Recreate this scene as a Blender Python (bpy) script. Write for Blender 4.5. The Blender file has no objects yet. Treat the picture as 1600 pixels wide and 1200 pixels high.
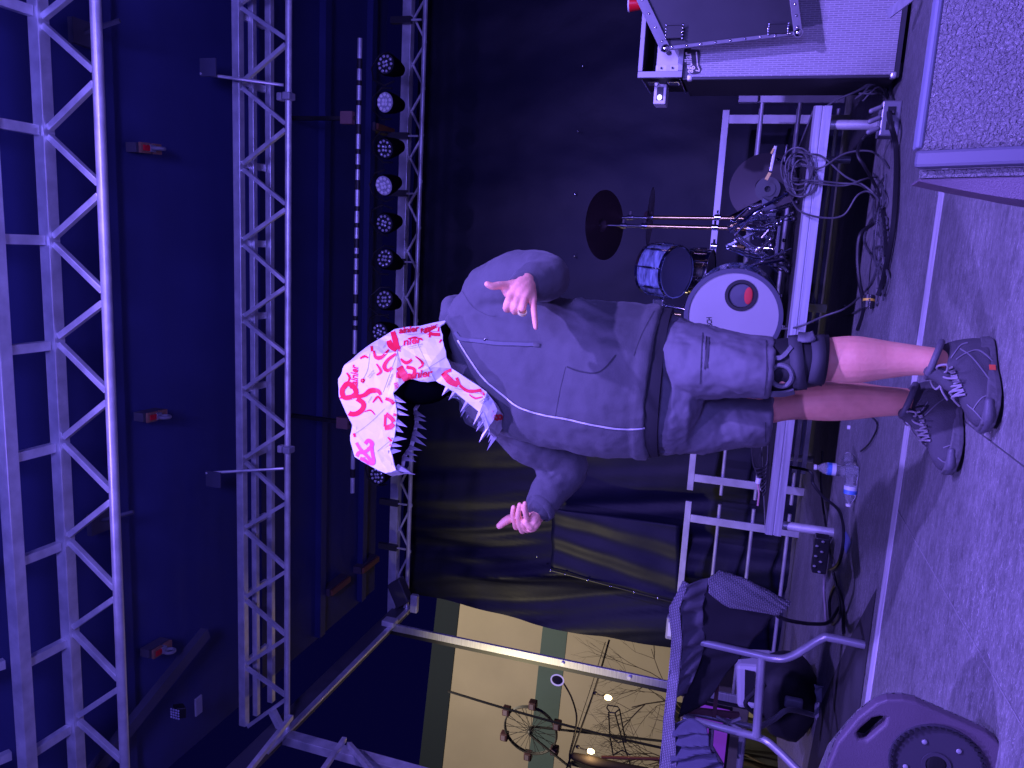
import bpy, bmesh, math, random
from mathutils import Vector, Matrix, noise
from mathutils.bvhtree import BVHTree
random.seed(7)
R = math.radians
S = bpy.context.scene
COL = S.collection
# ------------------------------------------------------------------ camera
H = 0.62; FOC = 1200.0
CAM = Vector((0, 0, H))
yaw, pitch, roll = R(10.45), R(16.5), R(6.03)
fw = Vector((-math.sin(yaw)*math.cos(pitch), math.cos(yaw)*math.cos(pitch), math.sin(pitch)))
r0 = Vector((math.cos(yaw), math.sin(yaw), 0)); u0 = r0.cross(fw)
rt = r0*math.cos(roll) + u0*math.sin(roll)
up = -r0*math.sin(roll) + u0*math.cos(roll)
cd = bpy.data.cameras.new('camera'); co = bpy.data.objects.new('camera', cd); COL.objects.link(co)
M = Matrix((-up, rt, -fw)).transposed().to_4x4(); M.translation = CAM
co.matrix_world = M
cd.sensor_width = 36; cd.lens = 36*FOC/1600; cd.clip_end = 500; cd.clip_start = .05
S.camera = co
# ------------------------------------------------------------------ world, lamps, exposure
W = bpy.data.worlds.new('World'); S.world = W; W.use_nodes = True
bg = W.node_tree.nodes['Background']
bg.inputs['Color'].default_value = (.06, .045, 1, 1); bg.inputs['Strength'].default_value = .022
S.view_settings.view_transform = 'Standard'; S.view_settings.look = 'None'
S.view_settings.exposure = 0; S.view_settings.gamma = 1
S.render.resolution_x = 1024; S.render.resolution_y = 768
def spot(name, loc, tgt, power, color, angle=70, size=.12, blend=.6):
    l = bpy.data.lights.new(name, 'SPOT'); l.energy = power; l.color = color
    l.spot_size = R(angle); l.spot_blend = blend; l.shadow_soft_size = size
    o = bpy.data.objects.new(name, l); COL.objects.link(o); o.location = loc
    o.rotation_euler = (Vector(tgt)-Vector(loc)).to_track_quat('-Z', 'Y').to_euler()
    return o
VIO = (.255, .165, 1.0)
spot('stage_wash_light', (2.3, -.7, 4.4), (-.5, 2.7, .8), 1900, (.27, .185, 1), 78, .07)
spot('stage_wash_light', (-2.3, -.9, 4.2), (-.4, 3.3, .4), 1050, (.27, .18, 1), 85, .09)
spot('stage_wash_light', (.9, -.6, 4.2), (.2, 4.4, .0), 900, VIO, 70, .15)
spot('roof_fill_light', (.8, -1.8, 1.5), (-.6, 4.2, 4.3), 1150, (.2, .16, 1), 84, .7)  # added fill spot without a fixture, brightens roof and trusses from below
spot('flood_light', (-7.5, 10.0, 7.5), (-10.5, 17.5, 3.4), 2200, (1, .86, .66), 130, .3)
spot('flood_light', (-5.6, 5.0, 3.0), (-3.0, 7.3, 2.1), 210, (1, .85, .45), 58, .08)
spot('flood_light', (-6.2, 5.2, 2.6), (-3.95, 6.8, 2.5), 70, (1, .86, .55), 60, .06)
spot('ground_glow_light', (-9, 9.5, 3.0), (-7.5, 9.5, -1), 60, (1, .75, .4), 140, .3)

# ------------------------------------------------------------------ helpers
def ray(x, y):            # photograph pixel (sideways, 1600x1200) to a view direction
    return (rt*(600-y) - up*(x-800) + fw*FOC)/FOC
def P(x, y, Y):
    d = ray(x, y); return CAM + d*(Y/d.y)
def G(x, y, z=0.0):
    d = ray(x, y); return CAM + d*((z-H)/d.z)
def XP(x, y, X):
    d = ray(x, y); return CAM + d*(X/d.x)
def RD(px, p):            # how many metres px pixels are at point p
    return px*(p-CAM).dot(fw)/FOC
ORG = {}
def mat(name, col, rough=.6, metal=0., spec=.5, bump=0, bscale=80, var=0, vscale=6, sheen=0, stretch=None, emit=None, estr=0, alpha=None, trans=0):
    m = bpy.data.materials.new(name); m.use_nodes = True; nt = m.node_tree; N = nt.nodes; L = nt.links
    b = N['Principled BSDF']
    b.inputs['Base Color'].default_value = (*col, 1); b.inputs['Roughness'].default_value = rough
    b.inputs['Metallic'].default_value = metal; b.inputs['Specular IOR Level'].default_value = spec
    if sheen: b.inputs['Sheen Weight'].default_value = sheen
    if trans: b.inputs['Transmission Weight'].default_value = trans; b.inputs['IOR'].default_value = 1.33
    if emit: b.inputs['Emission Color'].default_value = (*emit, 1); b.inputs['Emission Strength'].default_value = estr
    tc = N.new('ShaderNodeTexCoord'); mp = N.new('ShaderNodeMapping'); L.new(tc.outputs['Object'], mp.inputs['Vector'])
    if stretch: mp.inputs['Scale'].default_value = stretch
    if var:
        n = N.new('ShaderNodeTexNoise'); n.inputs['Scale'].default_value = vscale; n.inputs['Detail'].default_value = 6
        L.new(mp.outputs[0], n.inputs['Vector'])
        rp = N.new('ShaderNodeValToRGB'); L.new(n.outputs['Fac'], rp.inputs['Fac'])
        rp.color_ramp.elements[0].position = .3; rp.color_ramp.elements[1].position = .7
        rp.color_ramp.elements[0].color = (*[c*(1-var) for c in col], 1)
        rp.color_ramp.elements[1].color = (*[min(1, c*(1+var)) for c in col], 1)
        L.new(rp.outputs[0], b.inputs['Base Color'])
        mr = N.new('ShaderNodeMapRange'); L.new(n.outputs['Fac'], mr.inputs[0])
        mr.inputs[3].default_value = max(0, rough-.12); mr.inputs[4].default_value = min(1, rough+.12)
        L.new(mr.outputs[0], b.inputs['Roughness'])
    if bump:
        n2 = N.new('ShaderNodeTexNoise'); n2.inputs['Scale'].default_value = bscale; n2.inputs['Detail'].default_value = 3
        L.new(mp.outputs[0], n2.inputs['Vector'])
        bp = N.new('ShaderNodeBump'); bp.inputs['Strength'].default_value = bump; bp.inputs['Distance'].default_value = .01
        L.new(n2.outputs['Fac'], bp.inputs['Height']); L.new(bp.outputs[0], b.inputs['Normal'])
    return m
class MB:
    def __init__(s): s.v = []; s.f = []; s.m = []; s.cur = 0
    def add(s, vs, fs):
        k = len(s.v); s.v += [Vector(v) for v in vs]; s.f += [tuple(i+k for i in f) for f in fs]; s.m += [s.cur]*len(fs); return s
    def box(s, lo, hi):
        (a, b, c), (d, e, f) = lo, hi
        return s.add([(a,b,c),(d,b,c),(d,e,c),(a,e,c),(a,b,f),(d,b,f),(d,e,f),(a,e,f)],
                     [(0,3,2,1),(4,5,6,7),(0,1,5,4),(1,2,6,5),(2,3,7,6),(3,0,4,7)])
    def obox(s, c, ax, ay, az):      # centre and three half axes
        c, ax, ay, az = map(Vector, (c, ax, ay, az)); vs = []
        for k in (-1, 1):
            for i, j in ((-1,-1),(1,-1),(1,1),(-1,1)): vs.append(c+ax*i+ay*j+az*k)
        return s.add(vs, [(0,3,2,1),(4,5,6,7),(0,1,5,4),(1,2,6,5),(2,3,7,6),(3,0,4,7)])
    def bar(s, p, q, w, h=None, ref=(0,0,1)):
        p, q = Vector(p), Vector(q); h = h or w; d = (q-p); l = d.length/2; d.normalize()
        ref = Vector(ref)
        if abs(d.dot(ref)) > .97: ref = Vector((0,1,0))
        a = d.cross(ref).normalized(); b = a.cross(d).normalized()
        return s.obox((p+q)/2, d*l, a*w/2, b*h/2)
    def tube(s, pts, r, n=10, caps=True, ratio=None):
        pts = [Vector(p) for p in pts]; k = len(s.v)
        rs = r if isinstance(r, (list, tuple)) else [r]*len(pts)
        prev = None; t0 = (pts[1]-pts[0]).normalized()
        a = t0.orthogonal().normalized()
        for i, p in enumerate(pts):
            t = (pts[min(i+1, len(pts)-1)]-pts[max(i-1, 0)]).normalized()
            a = (a - t*a.dot(t)).normalized(); b = t.cross(a)
            for j in range(n):
                an = 2*math.pi*j/n
                s.v.append(p + (a*math.cos(an)+b*math.sin(an))*rs[i])
        for i in range(len(pts)-1):
            for j in range(n):
                s.f.append((k+i*n+j, k+i*n+(j+1)%n, k+(i+1)*n+(j+1)%n, k+(i+1)*n+j)); s.m.append(s.cur)
        if caps:
            s.f.append(tuple(k+j for j in range(n))[::-1]); s.m.append(s.cur)
            e = k+(len(pts)-1)*n; s.f.append(tuple(e+j for j in range(n))); s.m.append(s.cur)
        return s
    def limb(s, pts, rs, n=20, sub=4):   # rounded capsule chain
        pts = [Vector(p) for p in pts]; P2, R2 = [], []
        m = len(pts)
        for i in range(m-1):
            p0, p1, p2, p3 = pts[max(i-1,0)], pts[i], pts[i+1], pts[min(i+2,m-1)]
            q0, q1, q2, q3 = rs[max(i-1,0)], rs[i], rs[i+1], rs[min(i+2,m-1)]
            for j in range(sub):
                t = j/sub
                f = lambda a,b,c,d: .5*((2*b)+(-a+c)*t+(2*a-5*b+4*c-d)*t*t+(-a+3*b-3*c+d)*t**3)
                P2.append(Vector([f(p0[k],p1[k],p2[k],p3[k]) for k in range(3)])); R2.append(f(q0,q1,q2,q3))
        P2.append(pts[-1]); R2.append(rs[-1])
        d0 = (P2[0]-P2[1]).normalized(); d1 = (P2[-1]-P2[-2]).normalized()
        A = [(P2[0]+d0*R2[0]*math.sin(a), R2[0]*math.cos(a)) for a in (1.4, 1.0, .5)]
        B = [(P2[-1]+d1*R2[-1]*math.sin(a), R2[-1]*math.cos(a)) for a in (.5, 1.0, 1.4)]
        return s.tube([a[0] for a in A]+P2+[b[0] for b in B], [a[1] for a in A]+R2+[b[1] for b in B], n)
    def ell(s, c, ax, ay, az, n=16, m=10):
        c, ax, ay, az = map(Vector, (c, ax, ay, az)); k = len(s.v)
        for i in range(1, m):
            th = math.pi*i/m
            for j in range(n):
                ph = 2*math.pi*j/n
                s.v.append(c+ax*math.sin(th)*math.cos(ph)+ay*math.sin(th)*math.sin(ph)+az*math.cos(th))
        s.v += [c+az, c-az]; t, b = len(s.v)-2, len(s.v)-1
        for i in range(m-2):
            for j in range(n):
                s.f.append((k+i*n+j, k+(i+1)*n+j, k+(i+1)*n+(j+1)%n, k+i*n+(j+1)%n)); s.m.append(s.cur)
        for j in range(n):
            s.f.append((t, k+j, k+(j+1)%n)); s.f.append((b, k+(m-2)*n+(j+1)%n, k+(m-2)*n+j)); s.m += [s.cur]*2
        return s
    def lathe(s, c, axis, prof, n=28, caps=True):      # prof: (height along axis, radius)
        c, axis = Vector(c), Vector(axis).normalized(); a = axis.orthogonal().normalized(); b = axis.cross(a); k = len(s.v)
        for h, r in prof:
            for j in range(n):
                an = 2*math.pi*j/n; s.v.append(c+axis*h+(a*math.cos(an)+b*math.sin(an))*r)
        for i in range(len(prof)-1):
            for j in range(n):
                s.f.append((k+i*n+j, k+i*n+(j+1)%n, k+(i+1)*n+(j+1)%n, k+(i+1)*n+j)); s.m.append(s.cur)
        if caps:
            s.f.append(tuple(k+j for j in range(n))[::-1]); e = k+(len(prof)-1)*n
            s.f.append(tuple(e+j for j in range(n))); s.m += [s.cur]*2
        return s
    def loft(s, secs, caps=True):
        k = len(s.v); n = len(secs[0])
        for c in secs: s.v += [Vector(p) for p in c]
        for i in range(len(secs)-1):
            for j in range(n):
                s.f.append((k+i*n+j, k+i*n+(j+1)%n, k+(i+1)*n+(j+1)%n, k+(i+1)*n+j)); s.m.append(s.cur)
        if caps:
            s.f.append(tuple(k+j for j in range(n))[::-1]); e = k+(len(secs)-1)*n
            s.f.append(tuple(e+j for j in range(n))); s.m += [s.cur]*2
        return s
    def prism(s, poly, d):
        poly = [Vector(p) for p in poly]; d = Vector(d)
        return s.loft([poly, [p+d for p in poly]])
    def grid(s, rows):
        k = len(s.v); n = len(rows[0])
        for r_ in rows: s.v += [Vector(p) for p in r_]
        for i in range(len(rows)-1):
            for j in range(n-1):
                s.f.append((k+i*n+j, k+i*n+j+1, k+(i+1)*n+j+1, k+(i+1)*n+j)); s.m.append(s.cur)
        return s
    def build(s, name, m, parent=None, smooth=False, bevel=0, solid=0):
        me = bpy.data.meshes.new(name); o = bpy.data.objects.new(name, me); COL.objects.link(o)
        org = Vector((0,0,0))
        if parent: o.parent = parent; org = ORG.get(parent.name, org); ORG[o.name] = org
        me.from_pydata([v-org for v in s.v], [], s.f)
        ms = m if isinstance(m, (list, tuple)) else [m]
        for q in ms: me.materials.append(q)
        if len(ms) > 1: me.polygons.foreach_set('material_index', s.m)
        bm = bmesh.new(); bm.from_mesh(me)
        if solid: bmesh.ops.remove_doubles(bm, verts=bm.verts, dist=.0004)
        bmesh.ops.recalc_face_normals(bm, faces=bm.faces); bm.to_mesh(me); bm.free()
        if smooth:
            me.polygons.foreach_set('use_smooth', [True]*len(me.polygons))
            me.set_sharp_from_angle(angle=R(40))
        if solid:
            md = o.modifiers.new('s', 'SOLIDIFY'); md.thickness = solid; md.offset = 0
        if bevel:
            md = o.modifiers.new('b', 'BEVEL'); md.width = bevel; md.segments = 2; md.limit_method = 'ANGLE'
        return o
def thing(name, label, cat, loc=(0,0,0), group=None):
    o = bpy.data.objects.new(name, None); COL.objects.link(o); o.location = loc; o.empty_display_size = .1
    ORG[o.name] = Vector(loc); o['label'] = label; o['category'] = cat
    if group: o['group'] = group
    return o
def tag(o, label, cat, group=None):
    o['label'] = label; o['category'] = cat
    if group: o['group'] = group
    return o
def struct(o): o['kind'] = 'structure'; return o
def dup(root, loc=None, rot=None, label=None):
    r = root.copy(); COL.objects.link(r)
    if loc is not None: r.location = loc
    if rot is not None: r.rotation_euler = rot
    if label: r['label'] = label
    for ch in list(root.children):
        c = ch.copy(); COL.objects.link(c); c.parent = r
        for g in list(ch.children):
            d = g.copy(); COL.objects.link(d); d.parent = c
    return r
def smoothpts(pts, n=8):
    pts = [Vector(p) for p in pts]; out = []; m = len(pts)
    for i in range(m-1):
        a, b, c, d = pts[max(i-1,0)], pts[i], pts[i+1], pts[min(i+2,m-1)]
        for j in range(n):
            t = j/n; out.append(.5*((2*b)+(c-a)*t+(2*a-5*b+4*c-d)*t*t+(3*b-a-3*c+d)*t**3))
    return out+[pts[-1]]
def bvh_of(o):
    dg = bpy.context.evaluated_depsgraph_get(); ob = o.evaluated_get(dg); me = ob.to_mesh()
    off = ORG.get(o.name, Vector((0,0,0)))
    b = BVHTree.FromPolygons([v.co+off for v in me.vertices], [tuple(p.vertices) for p in me.polygons]); ob.to_mesh_clear(); return b
def hit(bv, x, y, off=.002):
    d = ray(x, y).normalized(); h = bv.ray_cast(CAM, d)
    if h[0] is None: return None
    n = h[1] if h[1].dot(d) < 0 else -h[1]
    return h[0] + n*off
def stroke(mb, bv, pts, w, off=.0022, taper=0):      # a painted ribbon lying on a surface
    sp = smoothpts([(p[0], p[1], 0) for p in pts], 7); n = len(sp); prev = None
    for i, p in enumerate(sp):
        t = (sp[min(i+1,n-1)]-sp[max(i-1,0)]); 
        if t.length < 1e-6: continue
        t.normalize(); ww = w/2*(1-taper*abs(2*i/(n-1)-1)); q = Vector((-t.y, t.x, 0))*ww
        a, b = hit(bv, p.x+q.x, p.y+q.y, off), hit(bv, p.x-q.x, p.y-q.y, off)
        if a is None or b is None or (a-b).length > .2: prev = None; continue
        if prev and (prev[0]-a).length < .08 and (prev[1]-b).length < .08: mb.add([prev[0], prev[1], b, a], [(0,1,2,3)])
        prev = (a, b)
def text_mesh(body, bold=.02, shear=0):
    c = bpy.data.curves.new('t', 'FONT'); c.body = body; c.offset = bold; c.shear = shear; c.resolution_u = 3
    o = bpy.data.objects.new('t', c); COL.objects.link(o); bpy.context.view_layer.update()
    dg = bpy.context.evaluated_depsgraph_get(); ob = o.evaluated_get(dg); me = ob.to_mesh()
    vs = [v.co.copy() for v in me.vertices]; fs = [tuple(p.vertices) for p in me.polygons]
    ob.to_mesh_clear(); bpy.data.objects.remove(o); bpy.data.curves.remove(c)
    x1 = max(v.x for v in vs); x0 = min(v.x for v in vs); y0_ = min(v.y for v in vs); y1 = max(v.y for v in vs)
    return [((v.x-x0)/(x1-x0), (v.y-y0_)/(y1-y0_)) for v in vs], fs
def text_on(mb, bv, body, a, b, h, bold=.02, shear=0, off=.0022):   # baseline from pixel a to pixel b, h px tall
    vs, fs = text_mesh(body, bold, shear); a, b = Vector(a), Vector(b); d = b-a; q = Vector((d.y, -d.x)).normalized()*h
    out = []
    for x, y in vs:
        p = a+d*x+q*y; out.append(hit(bv, p.x, p.y, off))
    for f in fs:
        if all(out[i] is not None for i in f): mb.add([out[i] for i in f], [tuple(range(len(f)))])
def remesh(o, vox, sm=4, disp=()):
    md = o.modifiers.new('r', 'REMESH'); md.mode = 'VOXEL'; md.voxel_size = vox; md.use_smooth_shade = True
    if sm:
        md = o.modifiers.new('s', 'SMOOTH'); md.factor = .6; md.iterations = sm
    for (sc, st) in disp:
        t = bpy.data.textures.new('cl', 'CLOUDS'); t.noise_scale = sc; t.noise_depth = 2
        md = o.modifiers.new('d', 'DISPLACE'); md.texture = t; md.strength = st; md.texture_coords = 'LOCAL'; md.mid_level = .5
# ------------------------------------------------------------------ materials
alu = mat('aluminium', (.8, .8, .82), .4, .5, var=.18, vscale=9, bump=.05, bscale=40)
alu_b = mat('brushed aluminium', (.52, .52, .56), .42, .55, var=.15, vscale=14, stretch=(.3, 1, 6))
chrome = mat('chrome', (.85, .85, .88), .12, 1)
black_f = mat('black fabric', (.03, .03, .036), .85, bump=.25, bscale=30, var=.25, vscale=2, sheen=.15)
black_p = mat('black plastic', (.02, .02, .024), .45)
darkpl = mat('dark purple plastic', (.13, .1, .135), .5, bump=.25, bscale=420, var=.12, vscale=5)
grey_pl = mat('grey plastic', (.32, .32, .36), .5, var=.1)
white_pl = mat('white plastic', (.75, .75, .78), .45)
orange_l = mat('orange label', (.34, .17, .11), .7, var=.2, vscale=30)
red_m = mat('red print', (.78, .012, .035), .5)
cable_m = mat('cable rubber', (.09, .09, .1), .5)
blackcable = mat('black cable', (.016, .016, .02), .5)
wood_dark = mat('amp vinyl', (.02, .02, .022), .6, bump=.3, bscale=300)

# stage deck: worn dark plywood with grain and scratches
def deck_mat():
    m = bpy.data.materials.new('worn stage deck'); m.use_nodes = True; nt = m.node_tree; N = nt.nodes; L = nt.links; b = N['Principled BSDF']
    tc = N.new('ShaderNodeTexCoord')
    def nz(scale, st, det=8, rough=.6, dist=0):
        mp = N.new('ShaderNodeMapping'); mp.inputs['Scale'].default_value = st; L.new(tc.outputs['Object'], mp.inputs[0])
        n = N.new('ShaderNodeTexNoise'); n.inputs['Scale'].default_value = scale; n.inputs['Detail'].default_value = det
        n.inputs['Roughness'].default_value = rough; n.inputs['Distortion'].default_value = dist; L.new(mp.outputs[0], n.inputs['Vector']); return n.outputs['Fac']
    def ramp(src, a, b_, c0, c1):
        r_ = N.new('ShaderNodeValToRGB'); r_.color_ramp.elements[0].position = a; r_.color_ramp.elements[1].position = b_
        r_.color_ramp.elements[0].color = (*c0, 1); r_.color_ramp.elements[1].color = (*c1, 1); L.new(src, r_.inputs[0]); return r_.outputs[0]
    def mix(mode, f, a, b_):
        x = N.new('ShaderNodeMixRGB'); x.blend_type = mode; 
        if isinstance(f, float): x.inputs[0].default_value = f
        else: L.new(f, x.inputs[0])
        L.new(a, x.inputs[1]); L.new(b_, x.inputs[2]); return x.outputs[0]
    g1 = ramp(nz(6, (2.2, 6, 1), 10, .7, .4), .28, .76, (.115,)*3, (.34, .33, .34))
    g2 = ramp(nz(52, (1, 2.6, 1), 8, .75, 1.2), .34, .68, (.6,)*3, (1.32,)*3)
    g3 = ramp(nz(1.3, (1, 1.4, 1), 4), .3, .75, (.72,)*3, (1.25,)*3)
    c = mix('MULTIPLY', 1., g1, g2); c = mix('MULTIPLY', 1., c, g3)
    sc = ramp(nz(38, (.8, 1.8, 1), 9, .8, 2.4), .54, .64, (0,)*3, (1,)*3)
    lite = N.new('ShaderNodeRGB'); lite.outputs[0].default_value = (.62, .6, .62, 1)
    c = mix('MIX', mix('MULTIPLY', 1., sc, ramp(nz(1.8, (1,1,1), 2), .35, .65, (.15,)*3, (1,)*3)), c, lite.outputs[0])
    pit = ramp(nz(22, (1, 5, 1), 4, .6), .24, .3, (.25,)*3, (1,)*3)
    c = mix('MULTIPLY', 1., c, pit)
    L.new(c, b.inputs['Base Color']); b.inputs['Roughness'].default_value = .62
    bp = N.new('ShaderNodeBump'); bp.inputs['Strength'].default_value = .35; bp.inputs['Distance'].default_value = .004
    L.new(nz(30, (1, 8, 1), 6), bp.inputs['Height']); L.new(bp.outputs[0], b.inputs['Normal'])
    return m
deck = deck_mat()
def pebble(name, col, scale=110, strength=1.0):
    m = bpy.data.materials.new(name); m.use_nodes = True; nt = m.node_tree; N = nt.nodes; L = nt.links; b = N['Principled BSDF']
    tc = N.new('ShaderNodeTexCoord'); n = N.new('ShaderNodeTexNoise'); n.inputs['Scale'].default_value = scale; n.inputs['Detail'].default_value = 2.5
    n.inputs['Distortion'].default_value = .8
    L.new(tc.outputs['Object'], n.inputs['Vector']); bp = N.new('ShaderNodeBump'); bp.inputs['Strength'].default_value = strength; bp.inputs['Distance'].default_value = .012
    L.new(n.outputs['Fac'], bp.inputs['Height']); L.new(bp.outputs[0], b.inputs['Normal'])
    b.inputs['Base Color'].default_value = (*col, 1); b.inputs['Roughness'].default_value = .38; return m
pebbled = pebble('pebbled black paint', (.19, .185, .2), 170, .9)
def grille_mat():
    m = bpy.data.materials.new('grille cloth'); m.use_nodes = True; nt = m.node_tree; N = nt.nodes; L = nt.links; b = N['Principled BSDF']
    tc = N.new('ShaderNodeTexCoord'); mp = N.new('ShaderNodeMapping'); L.new(tc.outputs['Object'], mp.inputs[0]); mp.inputs['Rotation'].default_value = (R(90), 0, 0)
    br = N.new('ShaderNodeTexBrick'); L.new(mp.outputs[0], br.inputs['Vector']); br.inputs['Scale'].default_value = 1
    br.inputs['Brick Width'].default_value = .0095; br.inputs['Row Height'].default_value = .021; br.inputs['Mortar Size'].default_value = .0021; br.offset = .5
    mp.inputs['Rotation'].default_value = (R(90), 0, R(90))
    br.inputs['Brick Width'].default_value = .045; br.inputs['Row Height'].default_value = .0105
    br.inputs['Color1'].default_value = (.33, .32, .34, 1); br.inputs['Color2'].default_value = (.27, .265, .28, 1); br.inputs['Mortar'].default_value = (.5, .49, .51, 1)
    L.new(br.outputs['Color'], b.inputs['Base Color']); b.inputs['Roughness'].default_value = .7
    bp = N.new('ShaderNodeBump'); bp.inputs['Strength'].default_value = .5; bp.inputs['Distance'].default_value = .003; bp.invert = True
    L.new(br.outputs['Fac'], bp.inputs['Height']); L.new(bp.outputs[0], b.inputs['Normal'])
    return m
grille = grille_mat()

# ================================================================== SETTING
o = struct(MB().box((-60, -30, -1.35), (60, 80, -1.2)).build('ground', mat('leafy ground', (.06, .045, .03), .95, bump=.6, bscale=9, var=.6, vscale=5)))
o = struct(MB().box((-4.15, -1.0, -.12), (4.6, 7.9, 0)).build('stage_floor', deck))
o = struct(MB().box((-4.15, -1.0, 4.6), (4.6, 7.9, 4.64)).build('stage_roof', mat('blue roof sheeting', (.042, .05, .2), .75, bump=.2, bscale=4, var=.12, vscale=1.2)))
# deck hinge strips and seams lying on the floor
strip_m = mat('worn aluminium strip', (.66, .64, .68), .55, 0, var=.2, vscale=20, stretch=(.2, 3, 1))
struct(MB().box((-4.1, 3.125, 0), (4.5, 3.2, .004)).build('floor_strip', strip_m))
struct(MB().add([(-1.3,3.3,.003),(-4.1,3.24,.003),(-4.1,4.9,.003),(-2.5,4.4,.003),(-1.75,3.75,.003)], [(0,1,2,3,4)]).build('dark_floor_patch', mat('dark floor patch', (.05,.049,.053), .95, bump=.4, bscale=150, var=.3, vscale=3)))  # thin dark patch laid flat on the deck at left
seam_m = mat('seam', (.09, .09, .095), .9)
struct(MB().box((-.908, -.9, 0), (-.905, 3.12, .002)).build('floor_seam', mat('bright seam', (.3, .29, .3), .7)))
struct(MB().box((-.42, -.9, 0), (-.417, 2.8, .002)).build('floor_seam', seam_m))
struct(MB().box((1.5, -.9, 0), (1.506, 3.12, .002)).build('floor_seam', seam_m))

# roof purlins
t = thing('roof_purlins', 'dark blue cross beams running under the stage roof sheeting', 'roof beams', (0, 4, 4.5))
for yy in (4.0, 5.6, 6.6, 7.5):
    MB().box((-4.1, yy-.05, 4.53), (4.5, yy+.05, 4.597)).build('purlin', mat('painted steel', (.035, .042, .17), .6), t)

# ---- trusses
def truss(name, label, Y, low, chords, lownodes, topnodes, rungs=None, r=.027, w=.085, extra=()):
    t = thing(name, label, 'truss', (0, Y, 3.85), 'aluminium roof trusses across the stage')
    MB().tube([(-4.0, Y, 3.855), (4.2, Y, 3.845)], r, 16).build('lower_chord', alu, t, smooth=True)
    for (cy, cz, ww) in chords:
        MB().bar((-4.0, cy, cz), (4.2, cy, cz), ww, ww).build('upper_chord', alu, t, bevel=.004)
    return t
Y1 = 3.25
t1 = truss('roof_truss', 'nearest and thickest aluminium roof truss, topmost across the picture', Y1, None, [(Y1, 4.215, .07), (2.93, 4.215, .07)], 0, 0)
top = [-20, 33, 207, 375, 530, 685, 835, 975, 1110, 1235]; low = [-45, 120, 297, 465, 620, 775, 925, 1065, 1190]
tx = [P(80, y, Y1).x for y in top]; lx = [P(175, y, Y1).x for y in low]
for i in range(len(lx)):
    a, b, c = lx[i], tx[i], tx[i+1]
    MB().bar((b-.02, Y1, 4.18), (a+.03, Y1, 3.87), .033, .033, ref=(0,1,0)).build('diagonal', alu, t1, bevel=.003)
    MB().bar((c+.02, Y1, 4.18), (a-.03, Y1, 3.87), .033, .033, ref=(0,1,0)).build('diagonal', alu, t1, bevel=.003)
for y in [20, 205, 375, 537, 693, 843, 990, 1120]:
    x = P(70, y, Y1).x
    MB().bar((x, 2.975, 4.23), (x, 3.21, 4.22), .05, .04).build('rung', alu, t1)
    MB().bar((x+.02, 2.9, 4.3), (x+.02, 2.6, 4.42), .05, .04).build('rung', alu, t1)
MB().bar((-4.0, 2.62, 4.43), (4.2, 2.62, 4.43), .07, .07).build('upper_chord', alu, t1, bevel=.004)
Y2 = 4.92
t2 = truss('roof_truss', 'middle aluminium roof truss with thin rods rising to the roof', Y2, None, [(Y2, 4.262, .06), (5.07, 4.25, .045), (5.28, 4.25, .05)], 0, 0, r=.023)
top = [8-120, 8, 133, 260, 378, 497, 610, 717, 825, 933, 1038, 1135]; low = [-55, 65, 198, 323, 445, 557, 670, 783, 890, 995, 1090]
tx = [P(376, y, Y2).x for y in top]; lx = [P(448, y, Y2).x for y in low]
for i in range(len(lx)):
    MB().bar((tx[i]-.02, Y2, 4.225), (lx[i]+.02, Y2, 3.87), .028, .028, ref=(0,1,0)).build('diagonal', alu, t2)
    MB().bar((tx[i+1]+.02, Y2, 4.225), (lx[i]-.02, Y2, 3.87), .028, .028, ref=(0,1,0)).build('diagonal', alu, t2)
for y in [20, 125, 255, 380, 497, 610, 717, 825, 933, 1038]:
    x = P(376, y, Y2).x
    MB().bar((x, Y2+.045, 4.27), (x, 5.24, 4.27), .05, .03).build('rung', alu, t2)
for y in (150, 703):
    p = P(449, y, Y2-.04); MB().box((p.x-.025, p.y-.03, p.z-.035), (p.x+.025, p.y+.05, p.z+.025)).build('clamp', grey_pl, t2, bevel=.008)
    MB().box((p.x-.03, p.y-.01, p.z+.045), (p.x+.025, p.y+.05, p.z+.085)).build('clamp', grey_pl, t2, bevel=.008)
Y3 = 7.3
t3 = truss('roof_truss', 'dim purple truss farthest back against the black drape', Y3-.1, None, [(Y3-.12, 4.01, .09)], 0, 0, r=.022)
xs = []; x = 2.9
k = 0
px = [25-73, 65-73+0]
for i in range(-1, 14):
    a, b, c = P(650, 28+i*73, Y3-.1).x, P(675, 65+i*73, Y3-.1).x, P(650, 101+i*73, Y3-.1).x
    if a < -3.9: break
    MB().bar((a, Y3-.1, 3.96), (b, Y3-.1, 3.83), .018).build('diagonal', alu, t3)
    MB().bar((c, Y3-.1, 3.96), (b, Y3-.1, 3.83), .018).build('diagonal', alu, t3)
for y in (32, 213, 303, 410, 790, 860):
    x = P(650, y, Y3-.2).x
    MB().box((x-.03, Y3-.25, 3.93), (x+.03, Y3-.2, 4.14)).build('clamp', mat('dark clamp', (.06, .06, .07), .5, .5), t3)
    MB().bar((x, Y3-.22, 3.83), (x, Y3-.22, 4.0), .016).build('strut', alu, t3)
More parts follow.
